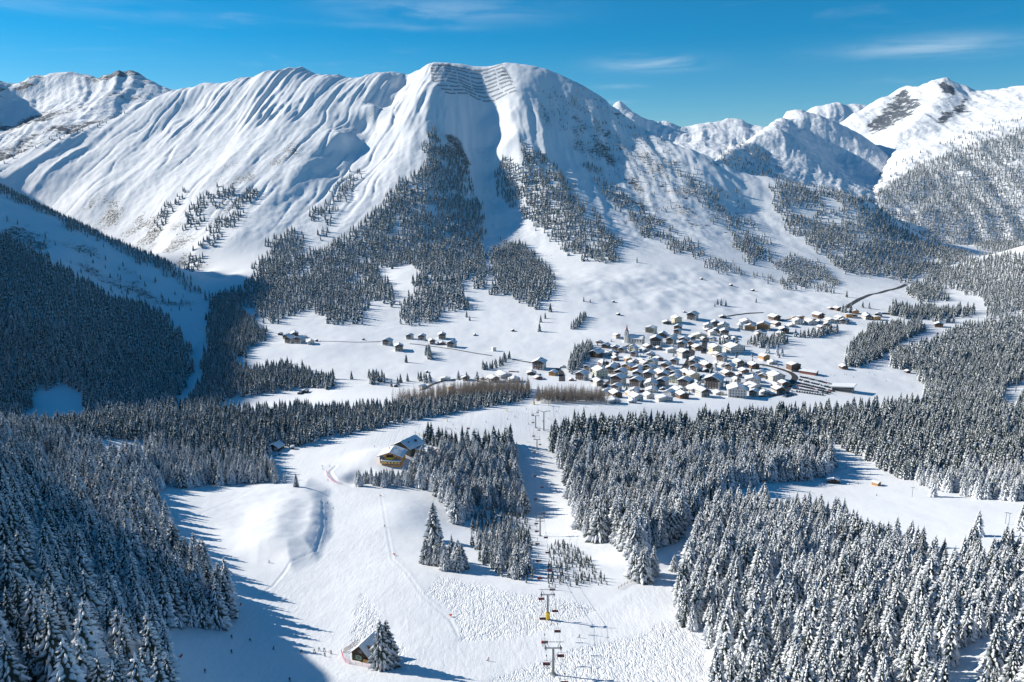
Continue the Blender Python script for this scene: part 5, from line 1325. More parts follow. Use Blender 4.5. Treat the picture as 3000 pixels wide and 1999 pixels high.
for s, nm in ((-1, 'left'), (1, 'right')):
    pts = []
    for a, b in zip(allh[:-1], allh[1:]):
        n = 14; sag = 0.012 * (b - a).length
        for k in range(n):
            f = k / n; q = a.lerp(b, f); q.z -= 4 * sag * f * (1 - f); pts.append(q + Vector((s * GA, 0, 0)))
    pts.append(allh[-1] + Vector((s * GA, 0, 0)))
    mb = MB()
    for a, b in zip(pts[:-1], pts[1:]): mb.bar(a, b, .035, 4)
    o = bpy.data.objects.new('haul_rope', mb.mesh('haul_rope', [M['cable']])); COL.objects.link(o)
    tag(o, 'thin steel haul rope of the chairlift on its %s side' % nm, 'cable', 'ropes of the main chairlift')
    CAB[s] = pts
def on_cable(s, vtop):
    P = CAB[s]
    for a, b in zip(P[:-1], P[1:]):
        va, vb = project(*a)[1], project(*b)[1]
        if (va - vtop) * (vb - vtop) <= 0 and abs(va - vb) > 1e-6: return a.lerp(b, (vtop - va) / (vb - va))
    return None
seat_m = {}
for nm, mt in (('dark', 'seat_red'), ('bright', 'seat_bright')):
    seat_m[nm] = (MB().box(-1.15, 1.15, -.28, .28, -3.15, -3.02).box(-1.15, 1.15, .2, .3, -3.0, -2.45)).mesh('seat', [M[mt]])
hang_m = MB().bar((0, 0, 0), (0, 0, -1.6), .05, 5).bar((-1.1, 0, -1.62), (1.1, 0, -1.62), .05, 5).bar((-1.1, 0, -1.62), (-1.1, .1, -3.0), .045, 5).bar((1.1, 0, -1.62), (1.1, .1, -3.0), .045, 5).mesh('hanger', [M['galv']])
grip_m = MB().box(-.14, .14, -.35, .35, -.14, .16).mesh('grip', [M['black']])
bar_m = MB().bar((-1.1, -.45, -2.6), (1.1, -.45, -2.6), .03, 5).bar((-1.1, .1, -2.3), (-1.1, -.45, -2.6), .03, 4).bar((1.1, .1, -2.3), (1.1, -.45, -2.6), .03, 4).mesh('safety_bar', [M['steel']])
CHAIRS = {-1: [(1922, 'bright', 3), (1860, 'dark', 2), (1793, 'dark', 0), (1736, 'bright', 2), (1678, 'bright', 0), (1628, 'dark', 2), (1580, 'dark', 2), (1544, 'bright', 1), (1522, 'dark', 2), (1452, 'dark', 2), (1385, 'dark', 2), (1317, 'dark', 1), (1269, 'dark', 2), (1230, 'dark', 1), (1208, 'dark', 2)],
          1: [(1976, 'dark', 0), (1899, 'dark', 0), (1829, 'dark', 0), (1771, 'dark', 0), (1710, 'dark', 0), (1655, 'bright', 0), (1605, 'dark', 0), (1562, 'dark', 0), (1492, 'dark', 0), (1417, 'dark', 0), (1350, 'dark', 0), (1294, 'dark', 0), (1252, 'dark', 0), (1200, 'dark', 0)]}
RIDERS = []
for s in (-1, 1):
    for k, (v, col, n) in enumerate(CHAIRS[s]):
        q = on_cable(s, v)
        if q is None: continue
        t = emptyobj('lift_chair', q)
        tag(t, '%s %s chairlift chair, %s from the bottom on the %s rope' % ('occupied' if n else 'empty', 'bright red' if col == 'bright' else 'dark red', ordinal(k + 1), 'left' if s < 0 else 'right'), 'lift chair', 'chairs of the main chairlift')
        for nm, me in (('grip', grip_m), ('hanger', hang_m), ('seat', seat_m[col]), ('safety_bar', bar_m)): child(nm, me, t)
        for r_ in range(n): RIDERS.append((q + Vector((-.7 + .6 * r_ + (.3 if n == 1 else 0), -.02, -3.0)), k, r_, n))
# the taller Y-shaped tower of the second lift and the one in the forest clearing
for (u, v, hgt), lab in (((1593, 1262, 17.0), 'tall grey lift tower with branched arms on the upper piste'), ((2975, 1150, 17.0), 'lone pale lift tower in the clearing of the right forest')):
    b = hit(u, v); t = emptyobj('lift_tower', b); tag(t, lab, 'lift tower')
    part('mast', MB().bar((0, 0, -1.5), (0, 0, hgt), .6, 12, 0, .45), [M['steel']], t)
    part('crossarm', MB().bar((0, 0, hgt), (-4.6, -.6, hgt + 1.6), .3, 6, 0, .2).bar((0, 0, hgt), (5.0, .6, hgt + 1.0), .3, 6, 0, .2), [M['steel']], t)
    for x, z in ((-4.6, hgt + 1.5), (5.0, hgt + .9)): sheave(t, x, z, 4.2)
for k, (u, v) in enumerate(((1372, 1258), (1481, 1257))):
    q = at(u, v, 655)
    t = emptyobj('lift_chair', (q[0], q[1], q[2] + 3)); tag(t, ('red covered chair hanging over the upper piste' if k == 0 else 'open pale chair hanging right of the red covered chair'), 'lift chair', 'chairs of the second lift')
    child('grip', grip_m, t); child('hanger', hang_m, t); child('seat', seat_m['bright' if k == 0 else 'dark'], t)
    if k == 0: part('bubble', MB().prism([(-1.3, -3.0), (1.3, -3.0), (1.0, -1.9), (-1.0, -1.9)], -.7, .5), [M['seat_bright']], t)
q0, q1 = Vector(at(1340, 1240, 655)) + Vector((0, 0, 2)), Vector(at(1593, 1209, 660))
# ------------------------------------------------------------------ roads and lanes
def zpt(z, *pts): return [(z[0] + x / z[2], z[1] + y / z[2]) for x, y in pts]
def road(pix, width, label, name='road'):
    P = [hit(u, v) for u, v in pix]
    P = [Vector(q) for q in P if q]
    pts = []
    for i in range(len(P) - 1):
        a, b, c, d = P[max(0, i - 1)], P[i], P[i + 1], P[min(len(P) - 1, i + 2)]
        n = max(2, int((c - b).length / 4))
        for k in range(n):
            t_ = k / n
            pts.append(0.5 * ((2 * b) + (c - a) * t_ + (2 * a - 5 * b + 4 * c - d) * t_ * t_ + (3 * (b - c) + d - a) * t_ ** 3))
    pts.append(P[-1])
    V, F = [], []
    for i, q in enumerate(pts):
        tn = (pts[min(i + 1, len(pts) - 1)] - pts[max(i - 1, 0)]); tn.z = 0
        tn = tn.normalized() if tn.length else Vector((1, 0, 0))
        nrm = Vector((-tn.y, tn.x, 0))
        for s in np.linspace(-.5, .5, 5):
            c = q + nrm * width * s
            V.append((c.x, c.y, float(H(c.x, c.y)) + .35))
    for i in range(len(pts) - 1):
        for j in range(4): F.append((i * 5 + j, i * 5 + j + 1, i * 5 + 6 + j, i * 5 + 5 + j))
    o = bpy.data.objects.new(name, mesh_from(name, V, F, [M['asphalt']])); COL.objects.link(o)
    o['kind'] = 'structure'; o['label'] = label
    return o
road([(2478, 903), (2500, 888), (2540, 868), (2590, 855), (2630, 845), (2655, 834)], 8.5, 'cleared dark country road curving out of the village')
road(zpt(Z1, (1905,500),(1915,650),(1905,740),(1865,840),(1790,960),(1710,1050)), 8, 'dark cleared main street of the village')
road(zpt(Z1, (770,860),(795,900),(800,960),(825,1030)), 5, 'short village lane')
road(zpt(Z1, (1235,690),(1320,745),(1280,820),(1200,890)), 4.5, 'bent village lane below the church')
road(zpt(Z1, (770,1060),(650,1150),(560,1250)), 5, 'village lane')
road(zpt(Z1, (1120,530),(920,605),(830,660),(740,740)), 4, 'lane below the church')
road(zpt(Z2, (430,600),(345,630),(330,700),(320,820)), 7, 'dark street')
road(zpt(Z2, (430,840),(640,880),(870,915)), 4, 'street')
road(zpt(Z2, (1170,985),(1340,1015),(1500,1060),(1640,1110),(1715,1175),(1690,1240),(1620,1330),(1550,1420),(1470,1445),(1300,1465),(1150,1480)), 7, 'curved dark road beside the car park')
road(zpt(Z2, (670,250),(940,212),(1240,192)), 5, 'road above the village')
road(zpt(Z2, (1480,320),(1690,282)), 4, 'lane')
road(zpt(Z3, (1990,475),(2060,500),(2095,560),(2097,650)), 7, 'dark road bend')
road(zpt(Z3, (165,775),(300,700),(450,650),(640,622)), 5, 'lane')
road(zpt(Z3, (0,133),(400,180),(1140,300)), 2.6, 'narrow lane crossing the meadow'); road(zpt(Z3, (1420,350),(1720,402)), 3.5, 'road')
road(zpt(Z3, (890,760),(1000,680),(1060,660)), 4, 'lane')
road(zpt(Z6, (800,270),(1100,280),(1400,275)), 2.2, 'narrow lane to the hamlet')
# ------------------------------------------------------------------ parked cars
car_b = MB().prism([(-2.1, .35), (2.1, .35), (2.15, .75), (1.9, .95), (-2.0, 1.0), (-2.15, .7)], -.88, .88).mesh('parked_car', [M['black']])
cab_m = MB().prism([(-1.85, .98), (1.0, .96), (.45, 1.5), (-1.5, 1.52)], -.78, .78).mesh('cabin', [M['glass']])
rof_m = MB().prism([(-1.5, 1.53), (.45, 1.51), (.4, 1.58), (-1.45, 1.60)], -.74, .74).mesh('car_roof', [M['black']])
whl_m = MB().bar((0, -.1, 0), (0, .1, 0), .33, 10).mesh('wheel', [M['black']])
CARC = {'black': (.012, .013, .016), 'dark blue': (.014, .022, .05), 'dark grey': (.05, .053, .058), 'silver': (.35, .36, .37), 'red': (.28, .02, .02), 'white': (.7, .7, .7)}
CARM = {k: plain_material('car_paint_' + k.replace(' ', '_'), c, .3, .05, 1, .2, .5) for k, c in CARC.items()}
Z4 = (2250, 980, 5.229)
ROWS = [('topmost row', (490,657), (1080,802), 2.7), ('second row', (470,702), (1060,852), 2.7), ('third row', (432,747), (1020,885), 2.7), ('fourth row', (402,783), (965,906), 2.7), ('fifth row', (372,832), (930,922), 2.7), ('lowest row', (345,872), (860,942), 2.7), ('roadside row', (10,955), (330,902), 2.9), ('short roadside row', (240,966), (420,922), 2.9)]
rgc = random.Random(3)
for rn, a, b, gap in ROWS:
    pa, pb = Vector(hit(Z4[0] + a[0] / Z4[2], Z4[1] + a[1] / Z4[2])), Vector(hit(Z4[0] + b[0] / Z4[2], Z4[1] + b[1] / Z4[2]))
    n = int((pb - pa).length / gap); dr = pb - pa
    ang = math.atan2(dr.y, dr.x) + math.pi / 2
    k_ = 0
    for i in range(n):
        if rgc.random() < .07: continue
        k_ += 1
        q = pa + dr * ((i + .5) / n)
        cn = rgc.choices(list(CARC), [34, 22, 20, 10, 5, 5])[0]
        t = emptyobj('parked_car', (q.x, q.y, float(H(q.x, q.y)) + .05), ang + rgc.uniform(-.05, .05) + (math.pi if rgc.random() < .5 else 0))
        bo = child('body', car_b, t); child('cabin', cab_m, t); ro_ = child('car_roof', rof_m, t)
        for x_ in (bo, ro_):
            x_.material_slots[0].link = 'OBJECT'; x_.material_slots[0].material = CARM[cn]
        for x in (-1.3, 1.3):
            for y in (-.8, .8): w_ = child('wheel', whl_m, t); w_.location = (x, y, .33)
        tag(t, '%s car, %s from left in the %s of the car park' % (cn, ordinal(k_), rn), 'car', 'cars in the snowy car park')
# ------------------------------------------------------------------ avalanche barriers below the summit
ZB = (1220, 170, 7.353)
BROWS = [((465,170),(770,170),(1380,140)), ((300,195),(800,205),(1855,148)), ((300,262),(860,272),(1870,212)), ((310,322),(860,338),(1930,275)), ((320,390),(860,408),(1975,345)), ((320,462),(900,482),(2020,418)), ((365,530),(950,552),(2060,488)), ((445,608),(1000,628),(2095,568)), ((535,685),(1040,700),(2120,645)), ((615,762),(1080,772),(2145,718)),
         ((300,228),(330,228),(358,228)), ((305,292),(330,292),(362,292)), ((310,355),(340,355),(366,355)), ((318,425),(345,425),(372,425)), ((325,497),(350,497),(380,497)), ((1840,248),(1880,247),(1915,245)), ((1825,315),(1890,314),(1955,311)), ((1815,385),(1900,384),(1998,381)), ((1975,458),(2010,456),(2040,453)), ((2015,528),(2050,526),(2075,524))]
bm_ = MB()
for z in np.linspace(.3, 3.7, 5): bm_.box(-2.0, 2.0, -.10 + .12 * z, .02 + .12 * z, z, z + .42)
bm_.bar((-1.4, .05, -1), (-1.4, .6, 4.1), .12, 5).bar((1.4, .05, -1), (1.4, .6, 4.1), .12, 5).bar((-1.4, -2.2, -1), (-1.4, .4, 3.0), .09, 5).bar((1.4, -2.2, -1), (1.4, .4, 3.0), .09, 5)
panel_m = bm_.mesh('barrier_panel', [plain_material('barrier_steel', (.085, .085, .10), .6, .2)])
bi = 0
for ri, rw in enumerate(BROWS):
    P = []
    for x, y in rw:
        q = hit(ZB[0] + x / ZB[2], ZB[1] + y / ZB[2], 2000, 3600)
        if q: P.append(Vector(q))
    if len(P) < 2: continue
    pts = []
    for a, b in zip(P[:-1], P[1:]):
        n = max(1, int((b - a).length / 4.6))
        for k in range(n): pts.append(a.lerp(b, (k + .5) / n))
    t = emptyobj('avalanche_barrier', P[0])
    lab = ('%s long row from the top of steel avalanche barriers below the summit' % ordinal(ri + 1)) if ri < 10 else ('short avalanche barrier stub, %s from the top at the %s end of the rows' % (ordinal(ri - 9 if ri < 15 else ri - 14), 'left' if ri < 15 else 'right'))
    tag(t, lab, 'avalanche barrier', 'avalanche barriers below the summit')
    rg = random.Random(ri)
    for i, q in enumerate(pts):
        if ri > 1 and i % 9 == 8 and len(pts) > 12: continue
        c = child('panel', panel_m, t)
        c.location = Vector((q.x, q.y, float(H(q.x, q.y)) - .3)) - P[0]
        c.rotation_euler = (0, 0, rg.uniform(-.06, .06)); c.scale = (1, 1, rg.uniform(.9, 1.15))
# ------------------------------------------------------------------ people
def skin_person(name, pose):
    """one continuous figure grown from a skeleton; pose: dict of joint positions (metres, feet at 0)"""
    J = pose['j']; E = pose['e']; names = list(J)
    me = bpy.data.meshes.new(name)
    me.from_pydata([J[n][:3] for n in names], [(names.index(a), names.index(b)) for a, b in E], [])
    o = bpy.data.objects.new(name, me); COL.objects.link(o)
    md = o.modifiers.new('skin', 'SKIN')
    for i, n in enumerate(names): me.skin_vertices[0].data[i].radius = (J[n][3], J[n][3] * .85)
    me.skin_vertices[0].data[names.index('pelvis')].use_root = True
    sb = o.modifiers.new('sub', 'SUBSURF'); sb.levels = 1
    dg = bpy.context.evaluated_depsgraph_get(); ev = o.evaluated_get(dg)
    m2 = bpy.data.meshes.new_from_object(ev)
    bpy.data.objects.remove(o)
    m2.name = name
    for k in ('trousers', 'jacket', 'helmet', 'face', 'boots'): m2.materials.append(PM[k])
    hz = J['neck'][2]; pz = J['pelvis'][2]
    for f in m2.polygons:
        c = f.center
        if c.z > hz + .04: f.material_index = 3 if (c.y < J['head'][1] - .045 and c.z < J['head'][2] + .05) else 2
        elif c.z > pz - .05 or (abs(c.x) > .3 and c.z > .5): f.material_index = 1
        elif c.z < .2 and pose.get('stand', True): f.material_index = 4
        f.use_smooth = True
    return m2
PM = {'trousers': plain_material('ski_trousers', (.018, .019, .024), .8, .1), 'jacket': plain_material('ski_jacket', (.02, .022, .03), .7, .1), 'helmet': plain_material('helmet', (.02, .02, .022), .4, .1), 'face': plain_material('skin', (.42, .25, .18), .6, .05), 'boots': plain_material('ski_boots', (.05, .05, .055), .5, .1)}
def stand_pose(spread, crouch, lean, arm):
    j = {'pelvis': (0, 0, .93 - crouch, .13), 'chest': (lean * .4, -.06 - crouch * .4, 1.22 - crouch * 1.1, .165), 'should': (lean * .6, -.08 - crouch * .6, 1.40 - crouch * 1.2, .13), 'neck': (lean * .7, -.09 - crouch * .7, 1.50 - crouch * 1.2, .06), 'head': (lean * .8, -.11 - crouch * .7, 1.63 - crouch * 1.2, .115), 'crown': (lean * .8, -.10 - crouch * .7, 1.73 - crouch * 1.2, .085)}
    for s, n in ((-1, 'l'), (1, 'r')):
        j['hip' + n] = (s * .11, 0, .88 - crouch, .10); j['knee' + n] = (s * (.12 + spread * .5), -.10 - crouch * .6, .50 - crouch * .4, .08); j['ank' + n] = (s * (.12 + spread), 0, .12, .058); j['toe' + n] = (s * (.12 + spread * .95), -.16, .06, .052)
        j['sh' + n] = (s * .20 + lean * .6, -.08 - crouch * .6, 1.38 - crouch * 1.2, .075); j['elb' + n] = (s * (.30 + arm) + lean * .5, -.16 - crouch * .5, 1.13 - crouch, .058); j['wri' + n] = (s * (.30 + arm * 1.3) + lean * .4, -.38 - crouch * .3, 1.02 - crouch * .9, .045); j['han' + n] = (s * (.29 + arm * 1.3) + lean * .4, -.46 - crouch * .3, 1.0 - crouch * .9, .045)
    e = [('pelvis', 'chest'), ('chest', 'should'), ('should', 'neck'), ('neck', 'head'), ('head', 'crown')]
    for n in 'lr': e += [('pelvis', 'hip' + n), ('hip' + n, 'knee' + n), ('knee' + n, 'ank' + n), ('ank' + n, 'toe' + n), ('should', 'sh' + n), ('sh' + n, 'elb' + n), ('elb' + n, 'wri' + n), ('wri' + n, 'han' + n)]
    return {'j': j, 'e': e, 'spread': spread}
POSES = [stand_pose(.02, .05, 0, 0), stand_pose(.26, .10, 0, .06), stand_pose(.05, .22, .16, .05)]
BODY = [skin_person('body', P_) for P_ in POSES]
_sp = stand_pose(.02, 0, 0, 0); js = _sp['j']
for n, s in (('l', -1), ('r', 1)):
    js['knee' + n] = (s * .13, -.42, .86, .085); js['ank' + n] = (s * .13, -.46, .42, .06); js['toe' + n] = (s * .13, -.66, .38, .055)
_sp['stand'] = False
SIT = skin_person('body', _sp)
SKI = MB().prism([(-.05, 0), (.05, 0), (.05, .03), (-.05, .03)], -.95, .75).add([(-.05, -.95, 0), (.05, -.95, 0), (.03, -1.1, .12), (-.03, -1.1, .12)], [(0, 1, 2, 3)]).mesh('ski', [M['black']])
POLE = MB().bar((0, 0, 0), (0, .25, -.95), .018, 4).mesh('ski_pole', [M['black']])
JK = {'dark': (.018, .02, .028), 'red': (.50, .02, .025), 'blue': (.03, .09, .30), 'yellow': (.62, .42, .05), 'grey': (.12, .13, .14)}
JKM = {k: plain_material('jacket_' + k, c, .7, .08) for k, c in JK.items()}
def person(loc, rz, pose, jacket, label, group, skis=True, scale=1.0):
    t = emptyobj('person', loc, rz, scale)
    b = child('body', BODY[pose] if pose is not None else SIT, t)
    b.material_slots[1].link = 'OBJECT'; b.material_slots[1].material = JKM[jacket]
    if skis:
        sp = POSES[pose]['spread'] if pose is not None else 0
        for s in (-1, 1):
            k = child('ski', SKI, t); k.location = (s * (.12 + sp), -.04, .01) if pose is not None else (s * .13, -.55, .36); k.rotation_euler = (0, 0, s * sp * 1.0)
            if pose is not None:
                q = POSES[pose]['j']['han' + ('l' if s < 0 else 'r')]; g = child('ski_pole', POLE, t); g.location = q[:3]; g.rotation_euler = (0, 0, s * .2)
    return tag(t, label, 'person', group)
SK = [('in the shaded bottom of the piste', [(1010-331,1916-0,0,0,'dark'),(733,1881,.3,1,'dark'),(801,1904,.9,2,'dark'),(883,1914,.2,1,'dark'),(921,1913,.3,1,'dark'),(935,1908,.3,1,'dark'),(950,1909,.3,1,'dark'),(952,1924,.1,0,'dark'),(970,1917,0,0,'red'),(601,1973,.4,0,'dark'),(849,1998,0,0,'red'),(679,1872,.4,0,'dark')]),
      ('on the sunny lower piste', [(1429,1937,.9,2,'red'),(1696,1869,1.0,2,'dark'),(1127,1545,.3,0,'dark')]),
      ('beside the knoll', [(960,1477,.2,0,'dark'),(976,1492,.2,2,'dark'),(788,1650,1.5,0,'dark')]),
      ('at the bend by the restaurant', [(944,1369,.4,0,'dark'),(946,1377,.5,2,'dark'),(965,1368,.2,0,'yellow'),(961,1410,.3,0,'grey')]),
      ('on the terrace by the restaurant', [(1097,1311,0,0,'dark'),(1204,1297,0,0,'dark'),(1212,1298,0,0,'grey'),(1218,1300,0,0,'dark'),(1218,1270,0,0,'dark'),(1219,1278,.3,0,'dark'),(1224,1281,0,0,'blue')]),
      ('on the broad upper piste', [(1293,1260,.2,0,'dark'),(1306,1256,.3,0,'dark'),(1312,1258,.3,0,'grey'),(1319,1259,.2,0,'dark'),(1327,1246,.3,0,'dark'),(1334,1258,0,0,'dark'),(1348,1271,.3,0,'grey'),(1361,1272,0,0,'dark'),(1395,1259,.4,0,'dark'),(1422,1261,.4,0,'dark'),(1424,1238,.3,0,'dark'),(1486,1230,.3,0,'dark'),(1509,1223,.3,0,'dark'),(1542,1200,.3,0,'dark'),(1548,1244,1.2,2,'red'),(1590,1236,0,0,'dark'),(1607,1229,.2,0,'dark'),(1630,1208,.2,0,'grey'),(1716,1194,.3,0,'dark')]),
      ('in the right clearing', [(2479,1372,.4,0,'dark'),(2550,1392,.6,0,'dark'),(2489,1420,0,0,'dark'),(2514,1420,0,0,'dark'),(2568,1454,.3,0,'dark')]),
      ('by the practice slope near the car park', [(2445,1102,0,0,'dark'),(2474,1099,0,0,'dark'),(2480,1100,0,0,'blue'),(2500,1107,0,0,'dark'),(2546,1093,0,0,'dark'),(2562,1100,0,0,'grey'),(2597,1119,0,0,'dark'),(2420,1115,0,0,'dark'),(2402,1101,0,0,'dark'),(2406,1100,0,0,'red'),(2440,1158,0,0,'dark'),(2447,1160,0,0,'grey')])]
for place, lst in SK:
    pts_ = [(u, v, rz, ps, c, hit(u, v)) for u, v, rz, ps, c in lst]
    for c0 in set(q[4] for q in pts_):
        same = sorted([q for q in pts_ if q[4] == c0], key=lambda q: (q[0], q[1]))
        for k, (u, v, rz, ps, c, p) in enumerate(same):
            lab = 'skier in %s clothes ' % c + ('' if len(same) == 1 else ', %s from left ' % ordinal(k + 1)) + place
            person(p, rz, ps, c, lab.replace(' ,', ','), 'skiers ' + place)
for q, k, r_, n in RIDERS:
    person((q.x, q.y, q.z - .88), 0, None, ['dark', 'red', 'grey'][(k + r_) % 3], 'skier riding the chairlift, %s seat of the %s occupied chair from the bottom' % (ordinal(r_ + 1), ordinal(k + 1)), 'skiers riding the chairlift', True)
# ------------------------------------------------------------------ snow lances, markers, nets, fences
for k, (u, v) in enumerate(((1228, 1276), (1310, 1236), (1485, 1206), (1607, 1188), (1757, 1191))):
    t = emptyobj('snow_lance', hit(u, v)); tag(t, 'thin snow-making lance with yellow base, %s from left on the upper piste' % ordinal(k + 1), 'snow lance', 'snow lances on the upper piste')
    part('pole', MB().bar((0, 0, -.5), (0, 0, 7.5), .09, 6, 0, .06), [M['galv']], t); part('padding', MB().bar((0, 0, .1), (0, 0, 2.0), .36, 8), [M['yellow']], t); part('nozzle_head', MB().bar((-.9, 0, 7.5), (.9, 0, 7.7), .12, 6), [M['galv']], t)
for k, (u, v, lab) in enumerate(((1116, 1456, 'red and white snow gun at the piste edge below the restaurant'), (1156, 1628, 'small red snow gun halfway down the groomed piste edge'), (1321, 1807, 'orange marker and snow gun at the lower edge of the groomed piste'), (531, 1928, 'orange marker drum in the shade below the left forest'), (706, 1775, 'red warning sign by the front trees of the left forest'))):
    t = emptyobj('snow_gun' if k < 3 else 'marker', hit(u, v), .4 * k, .6); tag(t, lab, 'snow gun' if k < 3 else 'marker')
    part('drum', MB().bar((-.7, 0, 1.0), (.7, 0, 1.25), .5, 10), [M['signal']], t)
    part('stand', MB().bar((0, 0, -.3), (0, 0, 1.0), .2, 6).bar((-.7, 0, -.1), (.7, 0, -.1), .07, 5), [M['galv']], t)
    if k < 3: part('flag', MB().box(-1.6, -1.5, -.02, .02, 0, 2.2).box(-1.5, -.6, -.02, .02, 1.6, 2.2), [M['signal']], t)
def net(pix, hgt, col, label, gap=2.4):
    P = [Vector(q) for q in (hit(u, v) for u, v in pix) if q]
    t = emptyobj('safety_net', P[0]); tag(t, label, 'safety net')
    pts = []
    for a, b in zip(P[:-1], P[1:]):
        n = max(1, int((b - a).length / gap))
        for k in range(n): pts.append(a.lerp(b, k / n))
    pts.append(P[-1])
    for q in pts: q.z = float(H(q.x, q.y))
    for q in pts: part('post', MB().bar((0, 0, -.4), (0, 0, hgt + .15), .05, 5), [M['signal']], t, q - P[0])
    for a, b in zip(pts[:-1], pts[1:]):
        mb = MB(); a, b = a - P[0], b - P[0]
        for z in np.linspace(.1, hgt, 8): mb.bar(a + Vector((0, 0, z)), b + Vector((0, 0, z)), .013, 3)
        for f in np.linspace(0, 1, 9)[:-1]: mb.bar(a.lerp(b, f) + Vector((0, 0, .1)), a.lerp(b, f) + Vector((0, 0, hgt)), .013, 3)
        part('net', mb, [M[col]], t)
net([(1000, 1912), (1005, 1930), (1012, 1942), (1024, 1947)], 1.5, 'pink', 'pink safety net left of the log hut')
net([(1024, 1947), (1062, 1953), (1100, 1963), (1120, 1968)], 1.2, 'violet', 'low violet safety net in front of the log hut')
net([(956, 1382), (960, 1398), (975, 1412), (990, 1418), (1003, 1421)], 1.6, 'pink', 'pink safety net round the piste bend by the restaurant')
def fence(pix, label, hgt=1.6):
    P = [Vector(q) for q in (hit(u, v) for u, v in pix) if q]
    t = emptyobj('wooden_fence', P[0]); tag(t, label, 'fence')
    for a, b in zip(P[:-1], P[1:]):
        n = max(1, int((b - a).length / 2.5))
        for k in range(n):
            q = a.lerp(b, k / n); r = a.lerp(b, (k + 1) / n)
            q.z = float(H(q.x, q.y)); r.z = float(H(r.x, r.y))
            part('post', MB().bar((0, 0, -.4), (0, 0, hgt), .08, 5).box(-.12, .12, -.12, .12, hgt, hgt + .15, 1), [M['brown'], M['snow']], t, q - P[0])
            for z in (.5, 1.1): part('rail', MB().bar(q - P[0] + Vector((0, 0, z)), r - P[0] + Vector((0, 0, z)), .05, 4), [M['brown']], t)
fence([(1812, 1727), (1838, 1712), (1860, 1706)], 'snow-capped wooden fence at the edge of the lower clearing')
fence([(1868, 1708), (1890, 1712), (1915, 1708)], 'pale wooden fence in front of the spruce clump', 1.4)
for k, (u, v) in enumerate(((2672, 1457), (2945, 1536), (2955, 1538))):
    t = emptyobj('drag_lift_pole', hit(u, v)); tag(t, 'thin drag-lift pole in the right clearing, %s from left' % ordinal(k + 1), 'lift pole', 'drag-lift poles')
    part('mast', MB().bar((0, 0, -.5), (0, 0, 7), .14, 6), [M['steel']], t); part('crossarm', MB().box(-1.2, 1.2, -.08, .08, 6.8, 7.0), [M['steel']], t)
